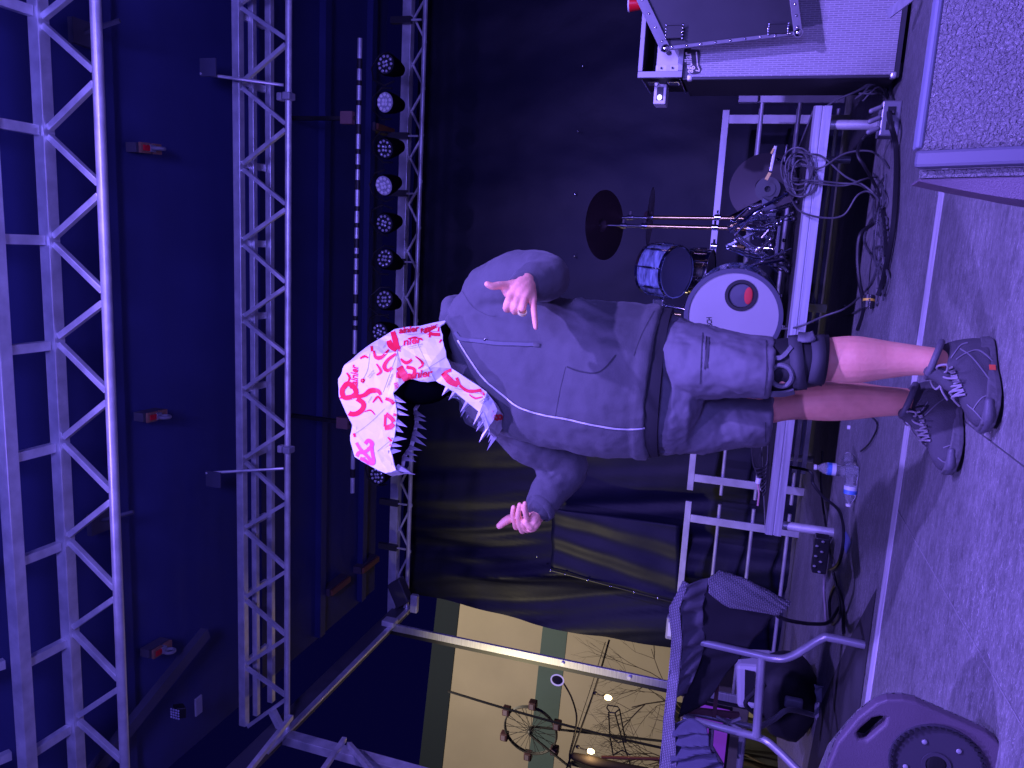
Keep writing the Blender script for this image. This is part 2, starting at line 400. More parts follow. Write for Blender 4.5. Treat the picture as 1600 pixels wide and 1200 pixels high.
# side beam on the left, corner column, side frame
sb = thing('side_beam', 'dark metal roof beam along the left edge of the stage, joining the trusses', 'beam', (-3.95, 5, 3.9))
MB().bar((-3.97, 7.35, 3.92), (-3.97, 2.6, 3.92), .09, .16).build('beam', mat('dull steel', (.12, .12, .15), .5, .4), sb, bevel=.005)
MB().bar((-3.93, 7.3, 3.83), (-3.93, 4.6, 3.83), .02, .05).build('edge_trim', alu, sb)
MB().obox(P(625, 925, 7.1), (.12, 0, .06), (0, .06, 0), (-.05, 0, .07)).build('gusset_plate', mat('steel plate', (.1, .1, .12), .5, .5), sb, bevel=.01)
MB().box((-3.92, 6.72, 3.78), (-3.86, 6.84, 3.92)).build('pole_bracket', alu, sb, bevel=.01)
MB().bar((-3.9, 7.1, 3.72), (-3.7, 7.1, 3.72), .06, .08).build('pole_bracket', alu, sb, bevel=.01)
cc = thing('corner_column', 'purple metal corner column and braces at lower left of the middle truss', 'column', (-3.95, 4.9, 0))
MB().bar((-3.98, 4.88, 4.0), (-4.03, 4.88, -.1), .075, .1).build('post', alu, cc, bevel=.004)
MB().bar(P(455, 1120, 4.75), P(380, 1215, 4.0), .035).build('brace', alu, cc)
MB().bar(P(538, 1155, 4.75), P(497, 1215, 4.2), .035).build('brace', alu, cc)
MB().bar(P(545, 1163, 4.75), P(590, 1215, 4.3), .035).build('brace', alu, cc)
MB().bar(P(425, 1110, 4.9), P(440, 1140, 4.9), .05).build('bracket', alu, cc)
# thin vertical rods with a small plate
for (y, lab) in ((115, 'thin upright rod with square plate above the middle truss, right one'), (738, 'thin upright rod with square plate above the middle truss, left one')):
    s_ = 1 if y < 400 else -1
    a = P(443, y+(18 if y<400 else -6), Y2-.03); b = P(313 if y<400 else 322, y-(0 if y<400 else -1), 4.7)
    t = thing('tie_rod', lab, 'rod', a, 'rods above the middle truss')
    MB().tube([a, b], .011, 8).build('rod', alu, t, smooth=True)
    MB().box((b.x-.02 if s_>0 else b.x-.1, b.y-.005, b.z-.13), (b.x+.1 if s_>0 else b.x+.02, b.y+.005, b.z+.0)).build('plate', mat('plate', (.08,.08,.14), .7), t)
# ceiling hangers: boards with orange labels and a ring clamp
def hanger(p, name, label, w=.3, ring=True, col=orange_l, ang=0, tilt=0):
    t = thing(name, label, 'hanging bracket', p, 'brackets under the roof')
    ca, sa = math.cos(ang), math.sin(ang); d = Vector((-sa*0+0, 1, 0)); x = Vector((1, 0, 0)); 
    d = Vector((math.sin(ang), math.cos(ang), 0)); s2 = Vector((math.cos(ang), -math.sin(ang), 0))
    MB().obox(p+Vector((0,0,.08)), d*w, s2*.03, (0,0,.04)).build('board', mat('dim board', (.1, .09, .13), .7), t)
    MB().obox(p+d*-w*.5+Vector((0,0,.015)), d*w*.42, s2*.033, (0,0,.01)).build('orange_label', col, t)
    MB().obox(p+d*w*.55+Vector((0,0,.015)), d*w*.35, s2*.033, (0,0,.01)).build('orange_label', col, t)
    m_ = MB()
    for q in range(4): m_.obox(p+d*(-w*.7+q*w*.16)+Vector((0,0,.0)), d*.006, s2*.018, (0,0,.004))
    m_.build('red_print', red_m, t)
    if ring:
        m_ = MB(); pts = [p+Vector((0,0,-.05))+d*math.cos(a)*.035+Vector((0,0,math.sin(a)*.035)) for a in [i*math.pi/8 for i in range(17)]]
        m_.tube(pts, .012, 8); m_.obox(p+Vector((0,0,.01)), (.022,0,0), (0,.022,0), (0,0,.02)); m_.build('ring_clamp', grey_pl, t, smooth=True)
    return t
hanger(G(238, 232, 4.45), 'hanging_bracket', 'orange labelled bracket with ring clamp under roof, right of three', w=.1, ang=0.05)
hanger(G(248, 650, 4.45), 'hanging_bracket', 'orange labelled bracket with ring clamp under roof, middle of three', w=.1, ang=-.02)
hanger(G(256, 1015, 4.45), 'hanging_bracket', 'orange labelled bracket with ring clamp under roof, left of three', w=.1, ang=-.05)
dimo = mat('dim orange board', (.3, .12, .07), .8)
for (x, y, lab) in ((600, 202, 'small orange board beside the row of lamps'), (530, 915, 'orange edged board under the roof near the left beam, nearer one'), (577, 882, 'orange edged board under the roof near the left beam, farther one')):
    p = G(x, y, 4.5); t = thing('orange_board', lab, 'board', p, 'orange boards under the far roof')
    MB().obox(p+Vector((0,0,.05)), (.04,0,0), (0,.2,0), (0,0,.05)).build('board', mat('dim board b', (.1, .08, .11), .8), t)
    MB().obox(p-Vector((0,0,.02)), (.03,0,0), (0,.19,0), (0,0,.012)).build('orange_edge', dimo, t)
for (x, y, lab) in ((128, 52, 'dim angled bracket behind the nearest truss, right one'), (155, 815, 'dim angled bracket behind the nearest truss, left one')):
    p = G(x, y, 4.5); t = thing('angle_bracket', lab, 'bracket', p)
    MB().obox(p, (.07,0,0), (0,.08,0), (0,0,.02)).build('plate', mat('dim bracket', (.1,.1,.15), .7), t)
    MB().bar(p, p+Vector((.08, .06, -.22)), .02).build('arm', mat('dim arm', (.12,.12,.17), .7), t)
# small LED panel lamp at left of ceiling
p = G(272, 1112, 4.3); t = thing('ceiling_lamp', 'small square lamp with purple cells on a dim beam under the roof', 'lamp', p)
MB().bar(p+Vector((.35, .5, .12)), p+Vector((-.15, -.75, .12)), .09, .06).build('beam', mat('dim steel', (.09, .09, .14), .6), t)
MB().obox(p+Vector((0,.02,-.03)), (.042,0,0), (0,.02,.03), (0,-.02,.03)).build('housing', black_p, t, bevel=.006)
m_ = MB()
for i in range(4):
    for j in range(4): m_.ell(p+Vector((-.032+.021*i, -.02, -.055+.021*j)), (.009,0,0), (0,.006,0), (0,0,.009), 8, 6)
m_.build('lens_cells', mat('lamp cell', (.5, .5, .7), .2), t, smooth=True)
MB().obox(p+Vector((.02,.1,-.13)), (.07,0,0), (0,.035,0), (0,0,.008)).build('shelf', grey_pl, t, bevel=.004)

# ---- back drape (black vinyl) with folds, in panels
def folds(x, z):
    v = .02*math.sin(x*2.1+.4*z)+.012*math.sin(x*7+z*1.4)
    if x < -1.4:
        k = min(1, (-1.4-x)/1.4)
        s_ = x + (z-2)*.2 + .12*noise.noise(Vector((x*.8, z*.5, 7)))
        v += k*(.13*noise.noise(Vector((s_*3.2, z*.35, 5))) + .05*noise.noise(Vector((s_*8, z*.7, 9))) + .02*math.sin(s_*7))
    v += .02*noise.noise(Vector((x*1.3, z*1.1, 3))) + .006*noise.noise(Vector((x*6, z*5, 1)))
    return v
dr = thing('back_drape', 'black vinyl drape hanging across the whole back of the stage', 'drape', (0, 7.5, 0))
rows = []
for i in range(0, 61):
    z = -.2+4.25*i/60; xl = -3.93-.09*(4-z)/4
    rows.append([(xl+(4.6-xl)*j/260, 7.5-folds(xl+(4.6-xl)*j/260, z), z) for j in range(261)])
vinyl = mat('black vinyl', (.006, .0068, .021), .55, spec=.25, bump=.15, bscale=14, var=.2, vscale=1.5)
MB().grid(rows).build('drape_cloth', vinyl, dr, smooth=True)
# overlapping flap with lacing
rows = []
c0, c1, c2, c3 = P(862, 792, 7.28), P(862, 888, 7.28), P(1062, 940, 7.28), P(1062, 822, 7.28)
for i in range(31):
    a = i/30; L_, R_ = c1.lerp(c2, a), c0.lerp(c3, a)
    rows.append([(lambda q: Vector((q.x, 7.27-.02*math.sin(j*.5+i*.1)-.02*noise.noise(q*3), q.z)))(L_.lerp(R_, j/30)) for j in range(31)])
MB().grid(rows).build('flap', vinyl, dr, smooth=True, solid=.006)
m_ = MB()
gp = [(845, 862)]+[(c1.lerp(c2, t_)) for t_ in (0, .12, .3, .48, .66, .84)]
for g in gp:
    q = g if isinstance(g, Vector) else P(*g, 7.36)
    m_.ell((q.x, 7.22, q.z), (.012,0,0), (0,.006,0), (0,0,.012), 8, 6)
for (x, y) in ((910, 103), (903, 205), (898, 303), (897, 400)): 
    q = P(x, y, 7.42); m_.ell((q.x, 7.42, q.z), (.012,0,0), (0,.006,0), (0,0,.012), 8, 6)
m_.build('grommets', chrome, dr, smooth=True)
MB().tube([Vector((q.x, 7.23, q.z)) for q in (c1, c1.lerp(c2, .25), c1.lerp(c2, .5), c1.lerp(c2, .75), c2)], .008, 6).build('lacing', blackcable, dr)
# black side masking cloth under the drape
# aluminium pole at the left opening
t = thing('aluminium_pole', 'bright square aluminium pole standing before the opening at left', 'pole', (-3.95, 6.85, 0))
MB().bar((-3.95, 6.8, 3.95), (-3.95, 6.8, .0), .075, .03, ref=(0,1,0)).build('pole', alu_b, t, bevel=.003)
for z in (2.0, 1.35):
    MB().tube([(-3.95, 6.77, z), (-3.95, 6.79, z)], .018, 10).build('bolt', alu, t)
MB().bar((-4.03, 6.86, 3.95), (-4.03, 6.86, 0), .05, .05).build('dark_backing', black_p, t)

# ================================================================== lighting bar and row of lamps
pb = thing('lighting_bar', 'long thin metal bar tied with black straps above the row of lamps', 'bar', (0, 6, 3.88))
za = P(562, 60, 6).z
xa, xb = P(562, 60, 6).x, P(551, 770, 6).x
MB().tube([(xa, 6, 3.885), (xb, 6, 3.885)], .02, 12).build('pipe', alu, pb, smooth=True)
for i, y in enumerate([100, 130, 161, 202, 237, 261, 289, 326, 352, 380, 400, 425, 467, 497, 512, 560, 640, 700, 740]):
    x = P(557, y, 6).x; w_ = .02+.02*(i % 3 == 0)
    MB().tube([(x-w_, 6, 3.885), (x+w_, 6, 3.885)], .0235, 12).build('strap', black_p, pb)
for y in (185, 662):
    p = P(556, y, 6); MB().bar((p.x, 6, 3.9), (p.x, 6, 4.53), .03, .05).build('hanger', black_p, pb)
    MB().box((p.x-.05, 5.95, 3.92), (p.x+.05, 6.0, 4.03)).build('tag', mat('pink tag', (.25, .13, .13), .7), pb)
lamp_face = mat('lamp face', (.03, .03, .04), .3)
lens_m = mat('lens', (.75, .75, .82), .12, .3)
lens_b = mat('bright lens', (.8, .8, .85), .2, emit=(.35, .25, 1), estr=.08)
bezel = mat('white bezel', (.45, .45, .52), .5)
def par(kind):
    t = thing('par_can_lamp', '', 'stage lamp', (0,0,0), 'row of round stage lamps')
    MB().lathe((0,0,0), (0,1,0), [(0,.088),(.02,.09),(.12,.075),(.2,.05)]).build('housing', mat('lamp housing', (.003,.003,.004), .9, spec=.1), t, smooth=True)
    MB().lathe((0,-.004,0), (0,1,0), [(0,.08),(.006,.08)]).build('face', bezel if kind else lamp_face, t)
    m_ = MB()
    pts = [(0.0,0.0)] if 0 else []
    pts = [(.02*math.cos(a), .02*math.sin(a)) for a in (0.7, 2.3, 3.9, 5.5)]+[(.06*math.cos(a*2*math.pi/10), .06*math.sin(a*2*math.pi/10)) for a in range(10)]
    rr = .0155 if kind else .0125
    for (a, b) in pts: m_.ell((a, -.012, b), (rr,0,0), (0,.01,0), (0,0,rr), 10, 6)
    m_.build('lenses', lens_b if kind else lens_m, t, smooth=True)
    y_ = MB(); y_.tube([(-.12,.08,0),(-.125,.08,.1),(-.05,.08,.2),(.05,.08,.2),(.125,.08,.1),(.12,.08,0)], .008, 6); y_.build('yoke', black_p, t)
    return t
protos = [par(0), par(1)]
used = [False, False]
desc = ['first', 'second', 'third', 'fourth', 'fifth', 'sixth', 'seventh', 'eighth', 'ninth', 'tenth']
lampspots = [(603,100,0),(602,160,1),(602,232,0),(600,290,1),(601,349,0),(602,404,0),(601,468,0),(594,519,0),(590,743,0),(596,578,0),(592,690,0)]
labs = ['rightmost round stage lamp of the row, dark face', 'second round lamp from the right, glowing pale face', 'third round lamp from the right, beside the small orange board',
 'fourth round lamp from the right, pale lit lenses', 'fifth round lamp from the right', 'sixth round lamp from the right', 'seventh round lamp from the right', 'round lamp just behind the back of the dinosaur mask',
 'leftmost round lamp, beyond the snout of the mask', 'round lamp hidden behind the mask crown', 'round lamp hidden behind the mask snout']
for i, (x, y, k) in enumerate(lampspots[:9]):
    p = P(x, y, 6.0); rot = (R(random.uniform(-6, 6)-8), R(random.uniform(-20, 20)), R(random.uniform(-14, 14)))
    if not used[k]: o = protos[k]; o.location = p; o.rotation_euler = rot; o['label'] = labs[i]; used[k] = True
    else: dup(protos[k], p, rot, labs[i])
    

# ================================================================== guard rail at the back
YR = 6.95
railm = mat('rail aluminium', (.5, .5, .54), .5, .4, var=.15, vscale=8)
def rail_panel(x0, x1, posts, label):
    t = thing('guard_rail', label, 'railing', (x0, YR, 0), 'guard rail panels along the back of the stage')
    MB().bar((x0, YR, .965), (x1, YR, .965), .03, .055).build('top_rail', railm, t, bevel=.003)
    for z in (.69, .395, .09):
        MB().tube([(x0+.01, YR, z), (x1-.01, YR, z)], .016, 10).build('mid_rail', railm, t, smooth=True)
    for x in posts:
        MB().bar((x, YR-.02, .935), (x, YR-.02, -.02), .07, .02, ref=(0,1,0)).build('post', railm, t, bevel=.002)
    return t
f = lambda x, y: P(x, y, YR).x
rail_panel(f(1070, 782), f(1050, 1065), [f(1078, 808)], 'left long rail panel beside the draped chair')
rail_panel(f(1090, 560), f(1076, 765), [f(1083, 745)], 'short rail panel just left of the shorts')
rail_panel(f(1136, 172), f(1100, 490), [f(1136, 187), f(1112, 470)], 'rail panel behind the drum kit and cymbal stands')
t = thing('guard_rail', 'rail panel standing beside the bass amplifier', 'railing', (f(1165,155), 6.3, 0), 'guard rail panels along the back of the stage')
a, b = P(1163, 155, 6.3), P(1320, 155, 6.3)
MB().bar(a, b, .05, .03, ref=(0,1,0)).build('post', railm, t, bevel=.003)
MB().obox(a+Vector((0,-.02,-.03)), (.03,0,0), (0,.03,0), (0,0,.07)).build('bracket', grey_pl, t, bevel=.006)
for x in (1192, 1251):
    q = P(x, 155, 6.3); MB().tube([q, q+Vector((-1.2, .3, 0))], .016, 10).build('mid_rail', railm, t, smooth=True)
# small clip box on the rail
p = P(1050, 978, YR-.03); t = thing('clip_box', 'small purple grey box clipped on the rail over the draped cloth', 'box', p)
MB().obox(p+Vector((0,-.02,0)), (.11,0,0), (0,.05,0), (0,0,.05)).build('casing', grey_pl, t, bevel=.015)
MB().obox(p+Vector((0,-.075,.0)), (.07,0,0), (0,.006,0), (0,0,.03)).build('front_plate', white_pl, t, bevel=.004)

# ================================================================== drum riser
RX0, RX1, RY0, RY1, RZ = -1.63, .86, 4.72, 6.6, .385
t = thing('drum_riser', 'low drum platform with pale aluminium edge and black deck', 'platform', (-.4, 4.7, 0))
MB().box((RX0+.02, RY0+.05, RZ-.07), (RX1-.02, RY1, RZ+.002)).build('deck', mat('black carpet', (.02,.02,.022), .9, bump=.5, bscale=200), t)
m_ = MB()
prof = [(0, -.09), (0, -.052), (.008, -.048), (.008, -.042), (0, -.038), (0, -.006), (.012, .004), (.05, .004), (.05, -.09)]
m_.loft([[(x, RY0+a, RZ+b) for a, b in prof] for x in (RX0, RX1)])
m_.build('front_profile', alu_b, t)
for x in (RX0+.0, RX1-.03):
    MB().box((x, RY0+.052, RZ-.088), (x+.03, RY1, RZ+.003)).build('side_profile', alu_b, t)
for (x, y) in ((RX0+.05, RY0+.07), (RX1-.09, RY0+.07), (RX0+.07, RY1-.1), (RX1-.07, RY1-.1)):
    MB().tube([(x, y, RZ-.088), (x, y, 0)], .027, 14).build('leg', alu, t, smooth=True)
MB().tube([(-.85, RY1-.1, RZ-.09), (-.85, RY1-.1, 0)], .02, 10).build('leg', alu, t)
MB().bar((-1.45, 5.6, .2), (-.75, 5.6, .2), .03, .03).build('brace', alu, t)
MB().bar((-1.45, 5.6, .14), (-.95, 5.6, .14), .03, .03).build('brace', alu, t)

# ================================================================== drums
shell_b = mat('blue pearl shell', (.18, .23, .36), .22, .1, var=.75, vscale=9, stretch=(1, 1, 5))
head_w = mat('white drum head', (.43, .42, .43), .5, var=.06, vscale=3)
t = thing('bass_drum', 'bass drum with white front head and black port ring', 'drum', (-.36, 5.2, RZ))
c = Vector((-.355, 5.12, .713)); ax = Vector((.1, 1, 0)).normalized(); rad = .315
MB().lathe(c, ax, [(0.02,.29),(.02,.296),(.45,.296),(.45,.29)], 48).build('shell', shell_b, t, smooth=True)
MB().lathe(c, ax, [(-.012,.278),(-.012,.306),(.03,.306),(.03,.29)], 56, caps=False).build('front_hoop', mat('dark hoop', (.1,.1,.14), .35), t, smooth=True)
bd_head = MB(); 
R_in = .052; pc = P(1158, 461, 5.12); pc = pc - c; pv = Vector((1,0,0))
e1 = ax.cross(Vector((0,0,1))).normalized(); e2 = Vector((0,0,1))
pu, pw = pc.dot(e1), pc.dot(e2)
# head with hole: ring from outer circle to hole
n = 56; outer = [c+e1*math.cos(a)*.285+e2*math.sin(a)*.285 for a in [2*math.pi*i/n for i in range(n)]]
pr = .074
inner = [c+e1*(pu+math.cos(a)*pr)+e2*(pw+math.sin(a)*pr) for a in [2*math.pi*i/n for i in range(n)]]
bd_head.loft([outer, [o_.lerp(i_, .5) for o_, i_ in zip(outer, inner)], inner], caps=False)
hd = bd_head.build('front_head', head_w, t, smooth=True)
pcW = c+e1*pu+e2*pw
m_ = MB().lathe(pcW-ax*.004, ax, [(0,.074),(-.006,.08),(-.006,.1),(0,.1)], 40, caps=False); m_.build('port_ring', black_p, t, smooth=True)
MB().lathe(pcW+ax*.004, ax, [(0,.0),(.004,.076)][::1], 32, caps=False).lathe(c+ax*.3, ax, [(0,.28),(.01,.28)], 32).build('inner_face', mat('grey inside', (.1,.1,.13), .4), t)
MB().ell(pcW+ax*.0+e2*-.045+e1*.0, e1*.055, ax*.006, e2*.026, 20, 8).build('red_cushion', mat('red cushion', (.75,.05,.05), .7, emit=(.8,.05,.08), estr=.0), t, smooth=True)
for i in range(10):
    a = 2*math.pi*(i+.3)/10; q = c+ax*.02+(e1*math.cos(a)+e2*math.sin(a))*.315
    MB().tube([q-ax*.03, q+ax*.06], .009, 8).build('claw', chrome, t)
bv = bvh_of(hd); m_ = MB(); text_on(m_, bv, 'GRETSCH', (1118, 527), (1110, 494), 9, bold=.01, shear=.15)
m_.v = []; m_.f = []; m_.m = []
text_on(m_, bv, 'GRETSCH', (1115, 528), (1112, 495), 8.5, bold=.03, shear=.1)
if m_.f: m_.build('lettering', black_p, t)
for sx in (-1, 1):
    q = c+e1*.3*sx*-1; MB().tube([q+ax*.12+e2*-.05, q+ax*.05+e1*(-.14*sx)+Vector((0,0,-.31))], .008, 8).build('spur', chrome, t)

def drum(name, label, c, ax, r, h, shell, parent=None, lugs=8):
    t = thing(name, label, 'drum', c); ax = Vector(ax).normalized()
    MB().lathe(c, ax, [(0,r),(h,r)], 40).build('shell', shell, t, smooth=True)
    for hh in (0, h):
        MB().lathe(c+ax*hh, ax, [(-.012,r+.004),(-.012,r+.011),(.012,r+.011),(.012,r+.004)], 40, caps=False).build('hoop', chrome, t, smooth=True)
        MB().lathe(c+ax*(hh+(.005 if hh else -.005)), ax, [(-.001,r),(.001,r)], 40).build('head', mat('blue head', (.11,.11,.15), .3), t)
    a0 = ax.orthogonal().normalized(); b0 = ax.cross(a0)
    for i in range(lugs):
        a = 2*math.pi*i/lugs; q = (a0*math.cos(a)+b0*math.sin(a))*(r+.012)
        MB().tube([c+q-ax*.012, c+q+ax*(h+.012)], .004, 6).tube([c+q+ax*h*.3, c+q+ax*h*.7], .009, 8).build('lug', chrome, t, smooth=True)
    return t
cb, ct = P(1056, 425, 5.3), P(1010, 423, 5.42)
axd = Vector((.06, .62, 1)).normalized()
drum('tom_drum', 'blue pearl tom drum tilted above the bass drum', cb, axd, .165, .2, shell_b)
m_ = MB(); q = P(1080, 470, 5.3)
t = thing('tom_holder', 'chrome holder arm between the bass drum and the blue tom', 'drum hardware', q)
MB().tube([P(1095, 488, 5.3), P(1040, 478, 5.35), P(1030, 465, 5.4)], .012, 10).build('arm', chrome, t, smooth=True)
MB().obox(P(1028, 474, 5.33), (.03,0,0), (0,.02,0), (0,0,.035)).build('clamp', chrome, t, bevel=.008)
MB().tube([P(1030, 488, 5.28), P(1064, 492, 5.28)], .012, 10).build('post', mat('brass tube', (.8,.6,.2), .25, 1), t, smooth=True)
gold = mat('warm glint chrome', (.85,.62,.22), .22, 1)  # golden reflections on the stand tubes, put into their colour
drum('snare_drum', 'chrome snare drum behind the bass drum and under the tom', P(1108, 428, 5.75), (.02, .15, 1), .165, .13, mat('dark chrome shell', (.45,.4,.3), .2, 1), lugs=10)

bronze = mat('dark bronze', (.1, .065, .075), .34, .7, bump=.1, bscale=60)
def cymbal(name, label, c, nrm, r, m=bronze, hgt=.02):
    t = thing(name, label, 'cymbal', c); nrm = Vector(nrm).normalized()
    MB().lathe(c, nrm, [(-.001,r),(hgt*.5,r*.6),(hgt,r*.2),(hgt+.02,r*.12),(hgt+.024,.006),(hgt+.022,.006),(hgt+.018,r*.12),(hgt-.002,r*.2),(hgt*.5-.002,r*.6),(-.0025,r)], 48, caps=False).build('plate', m, t, smooth=True)
    return t
cymbal('crash_cymbal', 'dark bronze crash cymbal highest on the stands, tilted', P(945, 352, 5.3), (-.02, .42, 1), .235)
cymbal('thin_cymbal', 'thin cymbal seen edge on below the crash cymbal', P(1016, 338, 5.55), (.03, -.02, 1), .2)
bc = P(1192, 288, 5.45)
cymbal('leaning_cymbal', 'large dark cymbal standing on edge behind the pedals', Vector((bc.x, 5.6, bc.z)), (.15, -1, .25), .225, mat('dark purple bronze', (.035,.028,.035), .55, .3))
t = thing('drum_stool_post', 'black round hub standing before the leaning cymbal', 'drum hardware', P(1200, 295, 5.5))
MB().lathe(P(1200, 296, 5.52), (0,-1,.1), [(0,.08),(.02,.08),(.02,.05),(.03,.05),(.03,.02),(.0,.02)], 30).build('hub', black_p, t, smooth=True)

# cymbal stands: tubes, tripods
def stand(name, label, top, base, foot_r, nlegs=3, a0=0):
    t = thing(name, label, 'drum hardware', (base.x, base.y, RZ), 'chrome drum stands')
    MB().tube([top, Vector((base.x, base.y, RZ+.12))], .0095, 10).build('tube', chrome, t, smooth=True)
    h = Vector((base.x, base.y, RZ+.5))
    mid = top.lerp(h, .35)
    MB().tube([mid, Vector((base.x, base.y, RZ+.3))], .0135, 12).build('lower_tube', gold, t, smooth=True)
    for q in (mid, h, top.lerp(h, .15)):
        MB().tube([q-Vector((0,0,.02)), q+Vector((0,0,.02))], .02, 10).bar(q, q+Vector((.045,-.01,0)), .014).build('collar', chrome, t, smooth=True)
    for i in range(nlegs):
        a = a0+2*math.pi*i/nlegs; d = Vector((math.cos(a), math.sin(a), 0))
        kp = h-Vector((0,0,.08)); ft = Vector((base.x, base.y, RZ+.02))+d*foot_r
        for s_ in (-1, 1):
            sd = Vector((-d.y, d.x, 0))*.011*s_; MB().bar(kp+sd, ft+sd, .004, .014).build('leg', chrome, t)
        MB().bar(Vector((base.x, base.y, RZ+.14)), kp.lerp(ft, .55), .004, .012).build('leg_strut', chrome, t)
        MB().ell(ft, (.018,0,0), (0,.018,0), (0,0,.015), 10, 6).build('rubber_foot', black_p, t)
    return t
s1b, s2b = P(1160, 341, 5.5), P(1160, 357, 5.3)
stand('cymbal_stand', 'chrome cymbal stand on the right of the pair', P(962, 340, 5.5), s1b, .28, 3, .5)
stand('cymbal_stand', 'chrome cymbal stand on the left of the pair under the crash cymbal', P(950, 352, 5.3), s2b, .26, 3, 1.2)
stand('snare_stand', 'low chrome stand with folded legs beside the bass drum', P(1165, 385, 5.45), P(1190, 388, 5.4), .24, 3, 2.2)
t = thing('boom_arm', 'chrome boom arm leaning down toward the cable coil', 'drum hardware', P(1225, 300, 5.2))
m_ = MB()
m_.tube([P(1140, 362, 5.3), P(1180, 330, 5.2), P(1232, 302, 5.1)], .011, 8).tube([P(1148, 368, 5.25), P(1190, 322, 5.2), P(1226, 306, 5.08)], .007, 8)
m_.tube([P(1146, 345, 5.2), P(1172, 322, 5.15), P(1190, 318, 5.15)], .009, 8).build('arm', chrome, t, smooth=True)
for q in ((1172, 326), (1190, 333), (1212, 312), (1228, 303)):
    MB().ell(P(*q, 5.15), (.02,0,0), (0,.018,0), (0,0,.02), 10, 6).build('wing_nut', chrome, t, smooth=True)
t = thing('kick_pedal', 'chrome kick pedal clutter behind the bass drum edge', 'drum hardware', (.1, 5.3, RZ))
m_ = MB()
for (a, b, w) in (((1176,405,5.2),(1222,405,5.2),.009),((1185,412,5.15),(1228,406,5.1),.01),((1150,372,5.3),(1188,398,5.3),.011),((1188,398,5.3),(1215,425,5.3),.009),
                  ((1160,352,5.3),(1208,356,5.25),.013),((1190,372,5.2),(1206,354,5.2),.01),((1180,395,5.2),(1208,372,5.2),.008),((1178,415,5.1),(1226,404,5.05),.009)):
    m_.tube([P(*a), P(*b)], w, 8)
m_.build('rods', chrome, t, smooth=True)
MB().obox(P(1214, 385, 5.3), (.13,0,0), (0,.1,0), (0,0,.01)).obox(P(1200, 340, 5.5), (.1,0,0), (0,.06,0), (.03,0,.05)).build('footboard', mat('dark metal', (.08,.08,.09), .35, .8), t, bevel=.004)
for i in range(16):
    q = P(random.uniform(1170, 1228), random.uniform(340, 415), random.uniform(5.1, 5.5))
    MB().ell(q, (.012+random.random()*.012,0,0), (0,.014,0), (0,0,.012), 8, 6).build('wing_nut', chrome, t, smooth=True)
t = thing('hi_hat_pedal', 'yellow edged pedal footboard standing near the leaning cymbal', 'drum hardware', P(1210, 240, 5.3))
MB().bar(P(1212, 228, 5.3), P(1204, 268, 5.3), .02, .03, ref=(0,1,0)).build('footboard', mat('pale metal', (.6,.6,.62), .35, .6), t, bevel=.004)
MB().bar(P(1203, 270, 5.28), P(1197, 281, 5.28), .02, .02).bar(P(1209, 232, 5.27), P(1205, 240, 5.27), .012, .012).build('yellow_tip', mat('yellow', (.8,.6,.15), .4), t)
MB().tube([P(1230, 226, 5.3), P(1226, 252, 5.3)], .008, 8).tube([P(1215, 248, 5.25), P(1228, 258, 5.2), P(1240, 272, 5.1)], .01, 8).build('spring_rod', chrome, t, smooth=True)

# ================================================================== bass amplifier cabinet
AX0 = P(1405, 121, 4.45).x; AY = 4.45; AH = 1.085; AX1 = AX0+.66
t = thing('bass_cabinet', 'tall bass speaker cabinet with pale woven grille and black sides', 'speaker cabinet', (AX0, AY, 0))
MB().box((AX0, AY+.02, .03), (AX1, AY+.44, AH)).build('box', wood_dark, t, bevel=.008)
MB().box((AX0+.025, AY+.005, .06), (AX1-.025, AY+.03, AH-.04)).build('grille_core', black_p, t)
gr = MB().box((AX0+.012, AY-.012, .045), (AX1-.29, AY+.004, AH-.03)).build('grille', grille, t)
gr2 = MB().box((AX1-.289, AY-.012, .045), (AX1-.012, AY+.004, AH-.03)).build('grille', grille, t)
m_ = MB()
m_.box((AX0, AY-.008, .02), (AX0+.01, AY+.018, AH)); m_.box((AX0+.011, AY-.008, AH-.028), (AX1, AY+.018, AH+.001)); m_.box((AX0+.011, AY-.008, .02), (AX1, AY+.018, .043))
m_.build('edging', mat('dark edging', (.05,.05,.06), .4), t)
for (x, z) in ((AX0, .02), (AX0, AH-.06), (AX1-.05, .02)):
    MB().box((x-.006, AY-.014, z+.01), (x+.028, AY+.03, z+.04)).build('corner', alu, t, bevel=.01)
for x in (AX0+.05, AX1-.05):
    MB().box((x-.03, AY+.05, 0), (x+.03, AY+.1, .03)).build('foot', black_p, t)
def plane_text(mb, body, a, b, h, Y, bold, shear):
    vs, fs = text_mesh(body, bold, shear); a, b = Vector(a), Vector(b); d = b-a; q = Vector((d.y, -d.x)).normalized()*h
    k = len(mb.v); mb.v += [P(*(a+d*x+q*y), Y) for x, y in vs]; mb.f += [tuple(i+k for i in f) for f in fs]; mb.m += [0]*len(fs)
out = [(1065,95),(1067,88),(1071,85),(1070,79),(1079,78),(1093,79),(1094,86),(1092,99),(1096,107),(1093,114),(1085,116),(1079,115),(1077,105),(1068,101)]
MB().prism([P(x, y, AY-.018) for x, y in out], (0, .004, 0)).build('logo_plate', black_p, t)
m_ = MB(); plane_text(m_, 'aguilar', (1087, 113), (1083, 80), 16, AY-.0195, .025, .1)
for a_, b_ in (((1090,104),(1088,81)), ((1093,110),(1090,103)), ((1087,110),(1093,111))): m_.bar(P(*a_, AY-.0195), P(*b_, AY-.0195), .006, .001, ref=(0,1,0))
m_.build('logo_letters', mat('cream letters', (.8,.77,.66), .5), t)
